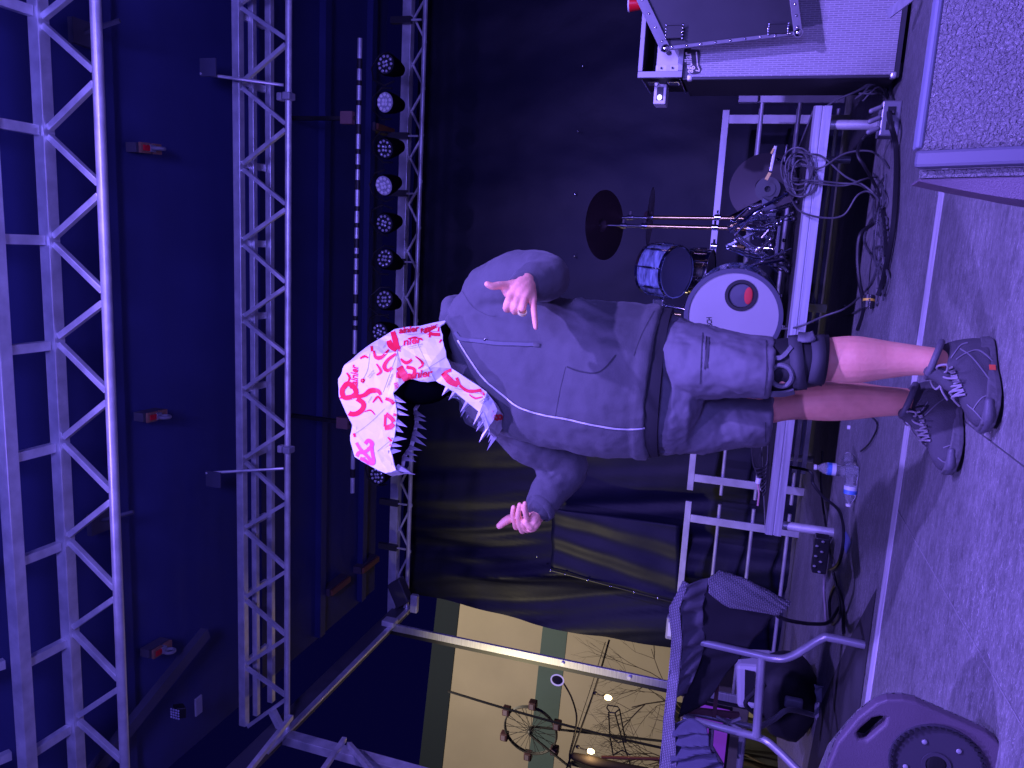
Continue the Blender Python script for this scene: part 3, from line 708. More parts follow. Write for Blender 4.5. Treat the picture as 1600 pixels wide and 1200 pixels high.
# rack case with amplifier head on top
p0 = Vector((AX0-.0, AY+.0, AH+.004)); RX = AX0+.02
t = thing('rack_case', 'open rack case holding an amplifier head on top of the bass cabinet', 'equipment case', (RX, AY, AH))
RH = .235; w_ = .54
m_ = MB(); y0, y1 = AY-.02, AY+.4
for (lo, hi) in (((RX, y0+.01, AH+.01), (RX+.012, y1, AH+RH-.01)), ((RX+w_-.012, y0+.01, AH+.01), (RX+w_, y1, AH+RH-.01)), ((RX, y0+.01, AH+.006), (RX+w_, y1, AH+.018)), ((RX, y0+.01, AH+RH-.012), (RX+w_, y1, AH+RH)), ((RX, y1, AH+.006), (RX+w_, y1+.01, AH+RH))): m_.box(lo, hi)
m_.build('case_shell', wood_dark, t)
m_ = MB()
for (lo, hi) in (((RX-.012, y0-.012, AH+.004), (RX+.02, y0+.012, AH+RH+.008)), ((RX+w_-.02, y0-.012, AH+.004), (RX+w_+.012, y0+.012, AH+RH+.008)), ((RX+.021, y0-.012, AH+.004), (RX+w_-.021, y0+.012, AH+.028)), ((RX+.021, y0-.012, AH+RH-.016), (RX+w_-.021, y0+.012, AH+RH+.008))): m_.box(lo, hi)
m_.build('aluminium_frame', mat('frame metal', (.36,.36,.38), .45, .3), t, bevel=.002)
MB().box((RX+.03, y0+.02, AH+.03), (RX+w_-.03, y0+.3, AH+.15)).build('amplifier_head', mat('amp face', (.5,.5,.52), .4, .5), t, bevel=.004)
MB().box((RX+.024, y0+.012, AH+.03), (RX+.055, y0+.019, AH+.15)).build('rack_ear', alu_b, t)
m_ = MB()
for z in (AH+.06, AH+.12): m_.tube([(RX+.04, y0+.004, z), (RX+.04, y0+.013, z)], .006, 8)
for i in range(4): m_.tube([(RX+.12+.06*i, y0+.008, AH+.09), (RX+.12+.06*i, y0+.021, AH+.09)], .012, 12)
m_.build('knob', black_p, t, smooth=True)
for z in (AH+.06, AH+.17):
    MB().box((RX-.02, AY+.06, z-.03), (RX-.012, AY+.14, z+.03)).build('latch', chrome, t, bevel=.004)
m_ = MB()
for i in range(14):
    m_.ell((RX-.012, AY+.02+.028*i, AH+.018), (.004,0,0), (0,.004,0), (0,0,.004), 6, 4).ell((RX-.012, AY+.02+.028*i, AH+RH-.01), (.004,0,0), (0,.004,0), (0,0,.004), 6, 4)
m_.build('rivets', chrome, t)
# white power supply / small lamp hanging at the side
p = P(1033, 150, 4.7); t = thing('small_white_box', 'small white metal box with a bright lens sticking out beside the rack case', 'lamp', p)
MB().obox(p, (.055,0,0), (0,.06,0), (0,0,.035)).build('casing', mat('white metal', (.7,.7,.72), .4), t, bevel=.006)
MB().obox(p+Vector((.0,-.062,0)), (.035,0,0), (0,.003,0), (0,0,.018)).build('recess', black_p, t)
MB().ell(p+Vector((-.02,-.066,.0)), (.016,0,0), (0,.006,0), (0,0,.014), 10, 6).build('lens', mat('small bulb', (.9,.9,.9), .2, emit=(.9,.85,1), estr=1.5), t)
# red cup
p = Vector((P(985, 6, 4.6).x, 4.6, AH+RH+.012)); t = thing('plastic_cup', 'red plastic cup with white rim on top of the rack case', 'cup', p)
MB().lathe(p, (0,0,1), [(0,.028),(.1,.042),(.1,.038),(.004,.025)], 24, caps=False).build('cup_body', mat('red plastic', (.75,.01,.02), .35), t, smooth=True)
MB().lathe(p+Vector((0,0,.098)), (0,0,1), [(0,.0425),(.006,.0435),(.008,.041)], 24, caps=False).build('rim', white_pl, t, smooth=True)
dull_alu = mat('dull aluminium', (.2,.2,.22), .5, .2, var=.15, vscale=20)
# road case lid leaning before the cabinet
LY = 4.3
t = thing('road_case', 'black road case panel with riveted aluminium edges before the bass cabinet', 'equipment case', P(1245, 55, LY))
q = [P(1003, 0, LY), P(1040, 77, LY), P(1247, 53, LY), P(1240, 0, LY)]
Q = [q[0]+(q[0]-q[1])*1.5, q[1], q[2], q[3]+(q[3]-q[2])*2.0]
MB().prism(Q, (0, .03, 0)).build('panel', mat('case laminate', (.028,.028,.034), .45, var=.2, vscale=3), t)
for a, b, w in ((Q[1], Q[2], .018), (Q[0], Q[1], .05), (Q[2], Q[3], .04)):
    MB().bar(a+Vector((0,-.012,0)), b+Vector((0,-.012,0)), w, .02, ref=(0,1,0)).build('edge_profile', dull_alu, t, bevel=.002)
    m_ = MB(); nn = 9
    for i in range(nn):
        m_.ell(a.lerp(b, (i+.5)/nn)+Vector((0,-.026,0)), (.006,0,0), (0,.004,0), (0,0,.006), 8, 6)
    m_.build('rivets', chrome, t, smooth=True)
for (a, b, c_, d_) in ((1040, 62, 1068, 40), (1200, 55, 1232, 38)):
    z0, z1 = P(a, b, LY-.01), P(c_, d_, LY-.01)
    MB().box((min(z0.x,z1.x), LY-.03, min(z0.z,z1.z)), (max(z0.x,z1.x), LY-.02, max(z0.z,z1.z))).build('latch_plate', black_p, t, bevel=.01)
    m_ = MB()
    for i in range(5):
        for j in (0, 1): m_.ell((z0.x+(z1.x-z0.x)*i/4, LY-.032, (z0.z, z1.z)[j]), (.006,0,0), (0,.004,0), (0,0,.006), 8, 6)
    m_.build('rivets', chrome, t, smooth=True)
for qq in (Q[1], Q[2]):
    MB().ell(qq+Vector((0,-.02,0)), (.022,0,0), (0,.02,0), (0,0,.022), 10, 8).build('ball_corner', chrome, t, smooth=True)
# second slanting edge seen below the panel
MB().bar(P(1388, 22, 4.2), P(1425, -6, 4.1), .04, .02, ref=(0,1,0)).build('lower_edge', alu_b, t)

# ================================================================== floor monitors
t = thing('floor_monitor', 'large floor monitor with pebbled face cropped at lower right', 'speaker', (.55, 1.7, 0), 'black floor monitor speakers')
zt = P(1450, 150, 1.55).z
y_ = 1.55; x0 = P(1437, 245, y_).x
sl = .2; yf = lambda a: y_-sl*a; zf = lambda a: zt*(1-a)
MB().loft([[(x, y_-sl, 0), (x, y_, zt), (x, y_+.03, zt-.012), (x, y_+.11, 0)] for x in (x0+.004, x0+.7)]).build('cabinet', pebbled, t, bevel=.003)
MB().box((x0+.014, y_-.004, zt-.004), (x0+.72, y_+.034, zt+.008)).build('top_trim', mat('blue grey trim', (.2,.21,.29), .45), t, bevel=.004)
MB().bar((x0-.006, yf(0)-.002, zt+.004), (x0-.006, yf(1)-.002, 0), .03, .03).build('side_trim', mat('blue grey trim b', (.1,.1,.14), .45), t, bevel=.006)
MB().prism([(x0-.022, yf(0)+.004, zt-.004), (x0-.022, yf(1)+.004, 0), (x0-.022, y_+.09, 0), (x0-.022, y_+.03, zt-.02)], (-.014, 0, 0)).build('side_strip', pebbled, t)
m_ = MB(); secs = []
for i in range(13):
    a = i/12; b_ = .004+.052*math.sin(min(1, a*1.5)*math.pi/2)
    secs.append([(x0-.037, yf(a)+.008, zf(a)-.006), (x0-.037-b_*.8, yf(a)+.014, zf(a)-.006), (x0-.037-b_, yf(a)+.04, zf(a)-.008), (x0-.037-b_*.8, yf(a)+.1, zf(a)-.01), (x0-.037, yf(a)+.11, zf(a)-.01)])
m_.loft(secs); m_.build('side_panel', darkpl, t, smooth=True)
MB().lathe((x0-.088, yf(.78)+.05, zf(.78)), (-1,0,0), [(-.02,.05),(.002,.05),(.002,.04),(.0,.04),(.0,.028),(.003,.028)], 36).build('port_ring', mat('ring plastic', (.05,.05,.06), .4), t, smooth=True)

ML = 1.8
t = thing('floor_monitor', 'dark floor monitor with handle slot and round ring at lower left corner', 'speaker', (-1.2, ML, 0), 'black floor monitor speakers')
poly = [(1262, 1260), (1288, 1205), (1308, 1155), (1340, 1116), (1368, 1094), (1385, 1088), (1410, 1088), (1430, 1092), (1540, 1141), (1556, 1153), (1600, 1210), (1640, 1262)]
Pn = [P(x, y, ML) for x, y in poly]
# side panel with a slot: polygon strips round the slot
slot = [(1337, 1141), (1341, 1150), (1352, 1152), (1382, 1126), (1384, 1116), (1374, 1114), (1362, 1117), (1343, 1133)]
c2d = [(p.x, p.z) for p in Pn]
bm = bmesh.new(); vo = [bm.verts.new(p) for p in Pn]; vi = [bm.verts.new(P(x, y, ML)) for x, y in slot]
eo = [bm.edges.new((vo[i], vo[(i+1) % len(vo)])) for i in range(len(vo))]; ei = [bm.edges.new((vi[i], vi[(i+1) % len(vi)])) for i in range(len(vi))]
bmesh.ops.triangle_fill(bm, edges=eo+ei, use_beauty=True)
bm.normal_update(); me = bpy.data.meshes.new('side_panel'); 
for v in bm.verts: v.co -= ORG[t.name]
bm.to_mesh(me); bm.free(); me.materials.append(darkpl)
o = bpy.data.objects.new('side_panel', me); COL.objects.link(o); o.parent = t; ORG[o.name] = ORG[t.name]
md = o.modifiers.new('s', 'SOLIDIFY'); md.thickness = .03; md.offset = 0
md = o.modifiers.new('b', 'BEVEL'); md.width = .006; md.segments = 3; md.limit_method = 'ANGLE'
MB().prism([p+Vector((0,.016,0)) for p in Pn[:9]]+[p+Vector((0,.016,0)) for p in Pn[9:]], (-.09, .1, 0)).build('cabinet', pebbled, t)
MB().prism([P(x, y, ML)+Vector((0,.0155,0)) for x, y in slot], (0, .0004, 0)).build('handle_recess', mat('deep black', (.006,.006,.008), .9), t)
rc = P(1462, 1194, ML-.015)
MB().lathe(rc, (0,-1,0), [(-.01,.098),(.006,.098),(.006,.088),(.002,.088),(.002,.03),(.005,.03),(.005,.022),(.001,.022)], 48).build('speaker_ring', mat('ring plastic b', (.06,.055,.075), .4), t, smooth=True)
m_ = MB()
for i in range(44):
    a = 2*math.pi*i/44; m_.obox(rc+Vector((math.cos(a)*.093, -.008, math.sin(a)*.093)), (.0035*abs(math.sin(a))+.001,0,0), (0,.003,0), (0,0,.0035*abs(math.cos(a))+.001))
m_.build('ring_ribs', black_p, t)
m_ = MB(); m_.ell(rc+Vector((0,-.002,0)), (.028,0,0), (0,.004,0), (0,0,.02), 20, 8); m_.build('socket', mat('deep black b', (.006,.006,.008), .6), t)
m_ = MB()
for dx, dz in ((.05,.03),(-.05,-.03),(.045,-.04),(-.02,.06)): m_.ell(rc+Vector((dx,-.004,dz)), (.006,0,0), (0,.003,0), (0,0,.006), 8, 6)
m_.build('screw', grey_pl, t)

# ================================================================== person
exec_person = True
skin = mat('skin', (.97, .43, .28), .5, bump=.12, bscale=160, var=.1, vscale=25)
skin.node_tree.nodes['Principled BSDF'].inputs['Subsurface Weight'].default_value = .08
skin.node_tree.nodes['Principled BSDF'].inputs['Subsurface Radius'].default_value = (.02, .008, .004)
hood_m = mat('washed black fleece', (.08, .078, .086), .85, bump=.18, bscale=260, var=.16, vscale=7, sheen=.1)
shorts_m = mat('dark grey twill', (.13, .124, .145), .75, bump=.12, bscale=400, var=.1, vscale=10)
band_m = mat('black shirt', (.014, .014, .018), .9)
per = thing('person', 'person in dark hoodie, shorts and knee brace wearing a white dinosaur mask with red print', 'person', (-.35, 2.35, 0))
def PL(lst, Yd=None):      # (x, y, Y, rpx) -> points, radii
    pts = [P(a, b, c) for a, b, c, d in lst]; return pts, [RD(l[3], p) for l, p in zip(lst, pts)]
aA = P(1480, 567, 2.255); aB = P(1440, 629, 2.505)
B = MB()
# head and neck inside the mask
hc = P(652, 580, 2.40)
B.ell(hc, (.082,0,0), (0,.098,0), (0,0,.118), 20, 14)
B.ell(hc+Vector((-.05,-.09,-.015)), (.014,0,0), (0,.022,0), (0,0,.02)); B.ell(hc+Vector((-.04,-.06,-.075)), (.04,0,0), (0,.035,0), (0,0,.03))
B.limb([hc+Vector((.01,.01,-.06)), P(712, 560, 2.42)], [.06, .068])
# torso core
B.limb([P(730, 560, 2.44), P(800, 575, 2.44), P(900, 590, 2.43), P(1000, 598, 2.42)], [.1, .13, .135, .14])
# right-hand-side arm (its left arm)
pts, rs = PL([(762, 455, 2.42, 22), (805, 430, 2.40, 22), (850, 422, 2.33, 20), (835, 436, 2.18, 17), (818, 450, 2.06, 13)]); B.limb(pts, rs)
pts, rs = PL([(800, 665, 2.5, 22), (870, 712, 2.6, 20), (858, 755, 2.56, 16), (843, 795, 2.5, 12)]); B.limb(pts, rs)
# legs
pts, rs = PL([(1030, 560, 2.42, 42), (1120, 570, 2.36, 38), (1205, 574, 2.31, 34), (1250, 567, 2.28, 33), (1290, 562, 2.28, 34), (1335, 562, 2.28, 37.5), (1385, 562, 2.28, 30), (1430, 563, 2.27, 24), (1465, 566, 2.26, 22), (1478, 567, 2.26, 18), (1500, 570, 2.26, 11)])
B.limb(pts, rs)
B.ell(P(1222, 590, 2.235), (.03,0,0), (0,.03,0), (0,0,.036))
pts, rs = PL([(1030, 640, 2.46, 42), (1120, 645, 2.46, 36), (1200, 636, 2.48, 26), (1240, 630, 2.5, 26), (1290, 627, 2.51, 31), (1330, 626, 2.52, 30.5), (1380, 627, 2.52, 24), (1425, 628, 2.52, 20.5), (1438, 629, 2.51, 17), (1458, 632, 2.51, 11)])
B.limb(pts, rs)
# feet inside the shoes
B.limb([Vector((aA.x,aA.y,.1)), Vector((-.26,2.235,.055)), Vector((-.31,2.18,.04))], [.022, .026, .025])
B.limb([Vector((aB.x,aB.y,.1)), Vector((-.42,2.49,.055)), Vector((-.47,2.43,.04))], [.022, .026, .025])
# hand A (back of hand towards the viewer), crop px -> photo px
ha = lambda x, y: (720+x/7.5, 380+y/7.5)
def chain(f_, lst):        # (cx, cy, Y, radius in crop px)
    pts = [P(*f_(a, b), c) for a, b, c, d in lst]; return pts, [RD(d, p) for (a, b, c, d), p in zip(lst, pts)]
def fing(f_, lst, k, sub=5, n=14):
    pts, rs = chain(f_, lst); B.limb(pts, [r_/k for r_ in rs], n, sub)
k = 7.5
# palm as several overlapping limbs from wrist to knuckles
fing(ha, [(770, 440, 2.07, 95), (680, 520, 2.035, 92), (605, 620, 2.01, 62)], k)
fing(ha, [(780, 470, 2.065, 90), (720, 580, 2.02, 80), (668, 655, 2.0, 50)], k)
fing(ha, [(800, 500, 2.065, 85), (770, 600, 2.02, 72), (740, 670, 2.0, 48)], k)
fing(ha, [(820, 540, 2.07, 66), (840, 640, 2.03, 56), (845, 720, 2.01, 44)], k)
fing(ha, [(600, 620, 2.01, 58), (555, 700, 1.985, 54), (540, 765, 2.0, 50), (570, 770, 2.035, 40)], k)      # index, folded
fing(ha, [(668, 655, 2.0, 50), (640, 740, 1.98, 47), (632, 800, 2.0, 44), (660, 790, 2.03, 36)], k)          # middle
fing(ha, [(745, 670, 1.998, 47), (722, 760, 1.98, 45), (712, 815, 2.0, 42), (745, 800, 2.03, 34)], k)        # ring
fing(ha, [(850, 715, 2.01, 42), (858, 800, 1.985, 38), (868, 900, 1.975, 36), (878, 990, 1.97, 30)], k)      # little, extended
fing(ha, [(640, 500, 2.035, 70), (540, 500, 2.02, 60), (450, 495, 2.0, 50), (375, 505, 1.985, 47), (308, 480, 1.975, 38)], k)  # thumb
fing(ha, [(620, 470, 2.04, 50), (530, 520, 2.02, 60), (560, 600, 2.015, 55)], k)
# hand B (palm side, curled fingers)
hb = lambda x, y: (760+x/7.06, 680+y/7.06); k = 7.06
fing(hb, [(610, 850, 2.5, 72), (570, 870, 2.49, 95), (500, 930, 2.485, 90), (440, 960, 2.49, 80)], k)
fing(hb, [(560, 820, 2.49, 60), (540, 900, 2.46, 62), (510, 970, 2.45, 55)], k)
fing(hb, [(330, 1010, 2.5, 40), (320, 960, 2.475, 38), (296, 870, 2.445, 34), (300, 795, 2.43, 28)], k)
fing(hb, [(400, 1050, 2.49, 42), (375, 985, 2.455, 38), (352, 880, 2.425, 34), (368, 765, 2.41, 27)], k)
fing(hb, [(450, 1040, 2.475, 42), (415, 990, 2.45, 38), (400, 940, 2.44, 32)], k)
fing(hb, [(470, 960, 2.46, 40), (445, 900, 2.43, 36), (425, 820, 2.41, 33), (425, 750, 2.40, 26)], k)
fing(hb, [(540, 1000, 2.46, 44), (490, 1015, 2.44, 42), (430, 960, 2.43, 36)], k)
fing(hb, [(560, 960, 2.46, 50), (520, 1020, 2.45, 45), (480, 1040, 2.46, 36)], k)
fing(hb, [(400, 960, 2.50, 55), (290, 915, 2.50, 50), (215, 945, 2.49, 47), (145, 1000, 2.485, 38)], k)
body = B.build('body', skin, per, smooth=True); remesh(body, .0034, 3)
ORG[body.name] = ORG[per.name]
MB().lathe(P(*ha(722, 808), 1.978)+Vector((0,.0,0)), (P(*ha(712,830),1.995)-P(*ha(735,740),1.975)), [(-.004,.0098),(-.004,.0122),(.004,.0122),(.004,.0098)], 24, caps=False).build('ring', mat('gold', (.95,.8,.4), .25, .3), per, smooth=True)

MB().ell(hc+Vector((-.02,-.03,-.02)), (.088,0,0), (0,.105,0), (0,0,.125), 20, 14).build('mouth_shade_shell', mat('mouth shade black', (.003,.003,.006), 1, spec=0), per, smooth=True)  # added black shell standing in for the shade inside the mask's mouth
# hoodie
def ellsec(x, yc, Y, apx, b, rot=0, n=36, pw=2.0):
    c = P(x, yc, Y); a = RD(apx, c); out = []
    for i in range(n):
        th = 2*math.pi*i/n; ca, sa = math.cos(th), math.sin(th)
        ca = math.copysign(abs(ca)**(2/pw), ca); sa = math.copysign(abs(sa)**(2/pw), sa)
        X, Yy = a*ca, b*sa
        out.append(c+Vector((X*math.cos(rot)-Yy*math.sin(rot), X*math.sin(rot)+Yy*math.cos(rot), 0)))
    return out
HD = MB()
secs = [(712, 545, 2.44, 38, .09), (725, 552, 2.44, 70, .115), (745, 560, 2.44, 98, .135), (775, 566, 2.43, 112, .15), (820, 575, 2.42, 116, .165), (870, 586, 2.41, 119, .18), (920, 591, 2.40, 122, .19), (960, 595, 2.39, 123, .195), (990, 597, 2.39, 120, .19), (1012, 598, 2.39, 115, .18)]
HD.loft([ellsec(*s_) for s_ in secs])
pts, rs = PL([(735, 488, 2.43, 34), (765, 458, 2.42, 42), (805, 438, 2.39, 43), (845, 428, 2.33, 40), (850, 434, 2.24, 36), (833, 440, 2.15, 30), (822, 446, 2.105, 24)]); HD.limb(pts, rs, 24)
pts, rs = PL([(752, 640, 2.46, 36), (790, 655, 2.5, 38), (835, 690, 2.56, 36), (885, 715, 2.62, 34), (874, 750, 2.6, 31), (856, 775, 2.545, 28), (848, 790, 2.51, 25)]); HD.limb(pts, rs, 24)
# hood bunched behind the neck
pts, rs = PL([(700, 500, 2.44, 14), (712, 480, 2.5, 22), (720, 520, 2.56, 28), (718, 570, 2.56, 26), (722, 610, 2.48, 18)]); HD.limb(pts, rs)
pts, rs = PL([(702, 500, 2.39, 8), (725, 530, 2.34, 9), (752, 565, 2.31, 8), (775, 590, 2.33, 5)]); HD.limb(pts, rs)
pts, rs = PL([(735, 615, 2.4, 14), (770, 645, 2.34, 12), (800, 670, 2.34, 9)]); HD.limb(pts, rs)
# folds: bulges
for lst in ([(905, 475, 2.3, 9), (960, 500, 2.25, 10), (1000, 520, 2.24, 8)], [(930, 690, 2.3, 9), (965, 660, 2.22, 10), (990, 610, 2.2, 8)], [(800, 510, 2.3, 12), (850, 500, 2.27, 12), (900, 495, 2.27, 8)],
            [(960, 705, 2.34, 8), (985, 690, 2.27, 9), (1005, 650, 2.22, 8)], [(845, 405, 2.28, 9), (860, 430, 2.2, 10), (852, 455, 2.17, 8)], [(870, 408, 2.3, 9), (878, 432, 2.24, 10), (868, 458, 2.2, 8)],
            [(850, 715, 2.53, 7), (865, 735, 2.52, 7), (880, 762, 2.54, 6)], [(835, 712, 2.52, 7), (848, 740, 2.5, 7), (862, 772, 2.51, 6)]):
    pts, rs = PL([(a, b, c+.05, d) for a, b, c, d in lst]); HD.limb(pts, rs, 12)
# hem band and cuffs
HD.loft([ellsec(*s_) for s_ in ((1003, 598, 2.39, 119, .186), (1006, 598, 2.39, 121, .19), (1021, 598, 2.39, 119, .186), (1024, 598, 2.39, 115, .18))])
hood = HD.build('hoodie', hood_m, per, smooth=True); remesh(hood, .0065, 5, ((.16, .03), (.05, .008)))
ORG[hood.name] = ORG[per.name]
for (cx, cy, Yq, dx, dy, dY, rr) in ((822, 446, 2.105, -10, 7, -.05, 24), (848, 790, 2.51, -7, 8, -.02, 24)):
    a = P(cx, cy, Yq); b = P(cx+dx, cy+dy, Yq+dY); r_ = RD(rr, a)
    MB().tube([a, a.lerp(b, .2), a.lerp(b, .8), b, b, a.lerp(b, .5)], [r_, r_*1.04, r_*1.0, r_*.93, r_*.8, r_*.78], 28, caps=False).build('cuff', hood_m, hood, smooth=True)
# shorts
SH = MB()
SH.loft([ellsec(*s_) for s_ in ((1000, 598, 2.41, 108, .155), (1030, 600, 2.41, 113, .16), (1060, 604, 2.41, 110, .165), (1085, 608, 2.41, 100, .15), (1100, 612, 2.42, 70, .11))])
SH.loft([ellsec(*s_) for s_ in ((1020, 553, 2.40, 58, .14), (1070, 562, 2.36, 59, .145), (1120, 568, 2.33, 54, .135), (1165, 573, 2.3, 50, .125), (1203, 575, 2.29, 48, .118), (1207, 575, 2.29, 46, .112))])
SH.loft([ellsec(*s_) for s_ in ((1020, 655, 2.44, 58, .14), (1070, 657, 2.45, 54, .14), (1120, 660, 2.46, 47, .13), (1165, 658, 2.47, 42, .12), (1202, 656, 2.475, 40, .11), (1206, 656, 2.475, 38, .105))])
for lst in ([(1085, 608, 2.27, 10), (1110, 600, 2.24, 9), (1130, 560, 2.2, 6)], [(1080, 618, 2.3, 9), (1098, 615, 2.28, 9)], [(1055, 530, 2.26, 8), (1075, 580, 2.22, 9)], [(1120, 540, 2.22, 7), (1160, 585, 2.18, 7), (1180, 600, 2.18, 6)],
            [(1100, 640, 2.35, 8), (1140, 670, 2.36, 8), (1180, 680, 2.38, 6)]):
    pts, rs = PL([(a, b, c+.03, d) for a, b, c, d in lst]); SH.limb(pts, rs, 12)
sh = SH.build('shorts', shorts_m, per, smooth=True); remesh(sh, .006, 5, ((.1, .02), (.035, .009)))
ORG[sh.name] = ORG[per.name]
# black shirt tail between hoodie and shorts
MB().loft([ellsec(*s_) for s_ in ((1005, 598, 2.40, 115, .18), (1030, 599, 2.40, 118, .183), (1041, 599, 2.40, 117, .18))]).build('shirt', band_m, per, smooth=True)
# details raised on the garments
bvh_h = bvh_of(hood); m_ = MB()
zipm = mat('zip metal', (.6,.6,.62), .45, .2)
stroke(m_, bvh_h, [(716, 532), (735, 562), (757, 592), (772, 605), (790, 620), (812, 636), (850, 648), (880, 653), (920, 662), (960, 669), (990, 670), (1010, 668), (1016, 672)], 2.4, off=.004)
m_.build('zip', zipm, hood)
m_ = MB(); stroke(m_, bvh_h, [(712, 520), (722, 530), (745, 533), (780, 537), (835, 539)], 5.0, off=.004); m_.build('drawstring', mat('drawstring', (.1,.1,.12), .8), hood, solid=.003)
m_ = MB(); stroke(m_, bvh_h, [(834, 539), (844, 540)], 6.0, off=.006); m_.build('cord_tip', black_p, hood)
q = hit(bvh_h, 759, 532, .004); MB().ell(q, (.006,0,0), (0,.004,0), (0,0,.006), 10, 6).build('eyelet', chrome, hood)
m_ = MB(); 
stroke(m_, bvh_h, [(886, 573), (905, 580), (930, 583), (945, 575), (962, 555)], 2.2, off=.002)
m_.build('pocket_edge', mat('dark seam', (.03,.03,.036), .9), hood)
m_ = MB(); stroke(m_, bvh_h, [(884, 573), (875, 610), (868, 650)], .9, off=.0012); stroke(m_, bvh_h, [(723, 455), (738, 478), (760, 492), (775, 495)], .9, off=.0012); stroke(m_, bvh_h, [(990, 556), (1004, 520), (1022, 486)], 1, off=.0015); stroke(m_, bvh_h, [(1010, 668), (1013, 640)], 1.6, off=.002)
m_.build('stitching', mat('stitch', (.055,.053,.062), .9), hood)
bvh_s = bvh_of(sh); m_ = MB(); stroke(m_, bvh_s, [(1098, 520), (1096, 560), (1094, 600)], 1.6); stroke(m_, bvh_s, [(1197, 532), (1198, 575), (1195, 617)], 1.5); stroke(m_, bvh_s, [(1196, 660), (1196, 690)], 1.5)
stroke(m_, bvh_s, [(1107, 527), (1104, 575)], 4); m_.build('stitching', mat('stitch dark', (.05,.05,.06), .9), sh)
m_ = MB(); stroke(m_, bvh_s, [(1104, 526), (1101, 577)], 1.6, off=.003); m_.build('zip', mat('dark zip', (.02,.02,.025), .5), sh)

# knee brace
brm = mat('neoprene', (.05,.05,.06), .7, bump=.15, bscale=500); brd = mat('neoprene dark', (.014,.014,.018), .6); pad = mat('strap grey', (.13,.13,.15), .6, bump=.2, bscale=300)
br = MB(); br.loft([ellsec(*s_) for s_ in ((1195, 573, 2.3, 42, .09), (1215, 573, 2.29, 43, .088), (1250, 567, 2.28, 41, .086), (1290, 562, 2.28, 38, .085))], caps=False).build('knee_brace', brd, per, smooth=True, solid=.004)
kb = [o for o in bpy.data.objects if o.name == 'knee_brace'][0]; bvk = bvh_of(kb)
m_ = MB(); stroke(m_, bvk, [(1242, 527), (1246, 570), (1250, 606)], 21, off=.004); m_.build('lower_strap', brm, kb, smooth=True, solid=.006)
m_ = MB(); stroke(m_, bvk, [(1277, 526), (1280, 560), (1272, 602)], 22, off=.003); m_.build('calf_band', brm, kb, smooth=True, solid=.006)
m_ = MB(); stroke(m_, bvk, [(1240, 531), (1262, 533), (1278, 528)], 12, off=.012); m_.build('strap_end', pad, kb, smooth=True, solid=.006)
m_ = MB(); stroke(m_, bvk, [(1203, 611), (1225, 610), (1240, 606)], 6, off=.01); m_.build('hinge', pad, kb, solid=.006)
m_ = MB(); stroke(m_, bvk, [(1205, 560), (1222, 560), (1238, 545)], 6, off=.008); m_.build('hinge', pad, kb, solid=.006)
m_ = MB(); cen = (1221, 586)
pts = [hit(bvk, cen[0]+17*math.cos(a), cen[1]+15*math.sin(a), .006) for a in [i*math.pi/12 for i in range(25)]]
pts = [p for p in pts if p]; m_.tube(pts, .007, 8).build('patella_ring', pad, kb, smooth=True)
pts = [hit(bvk, cen[0]+11*math.cos(a)*s_, cen[1]+9*math.sin(a)*s_, .003) for s_ in (1,) for a in [i*math.pi/12 for i in range(24)]]

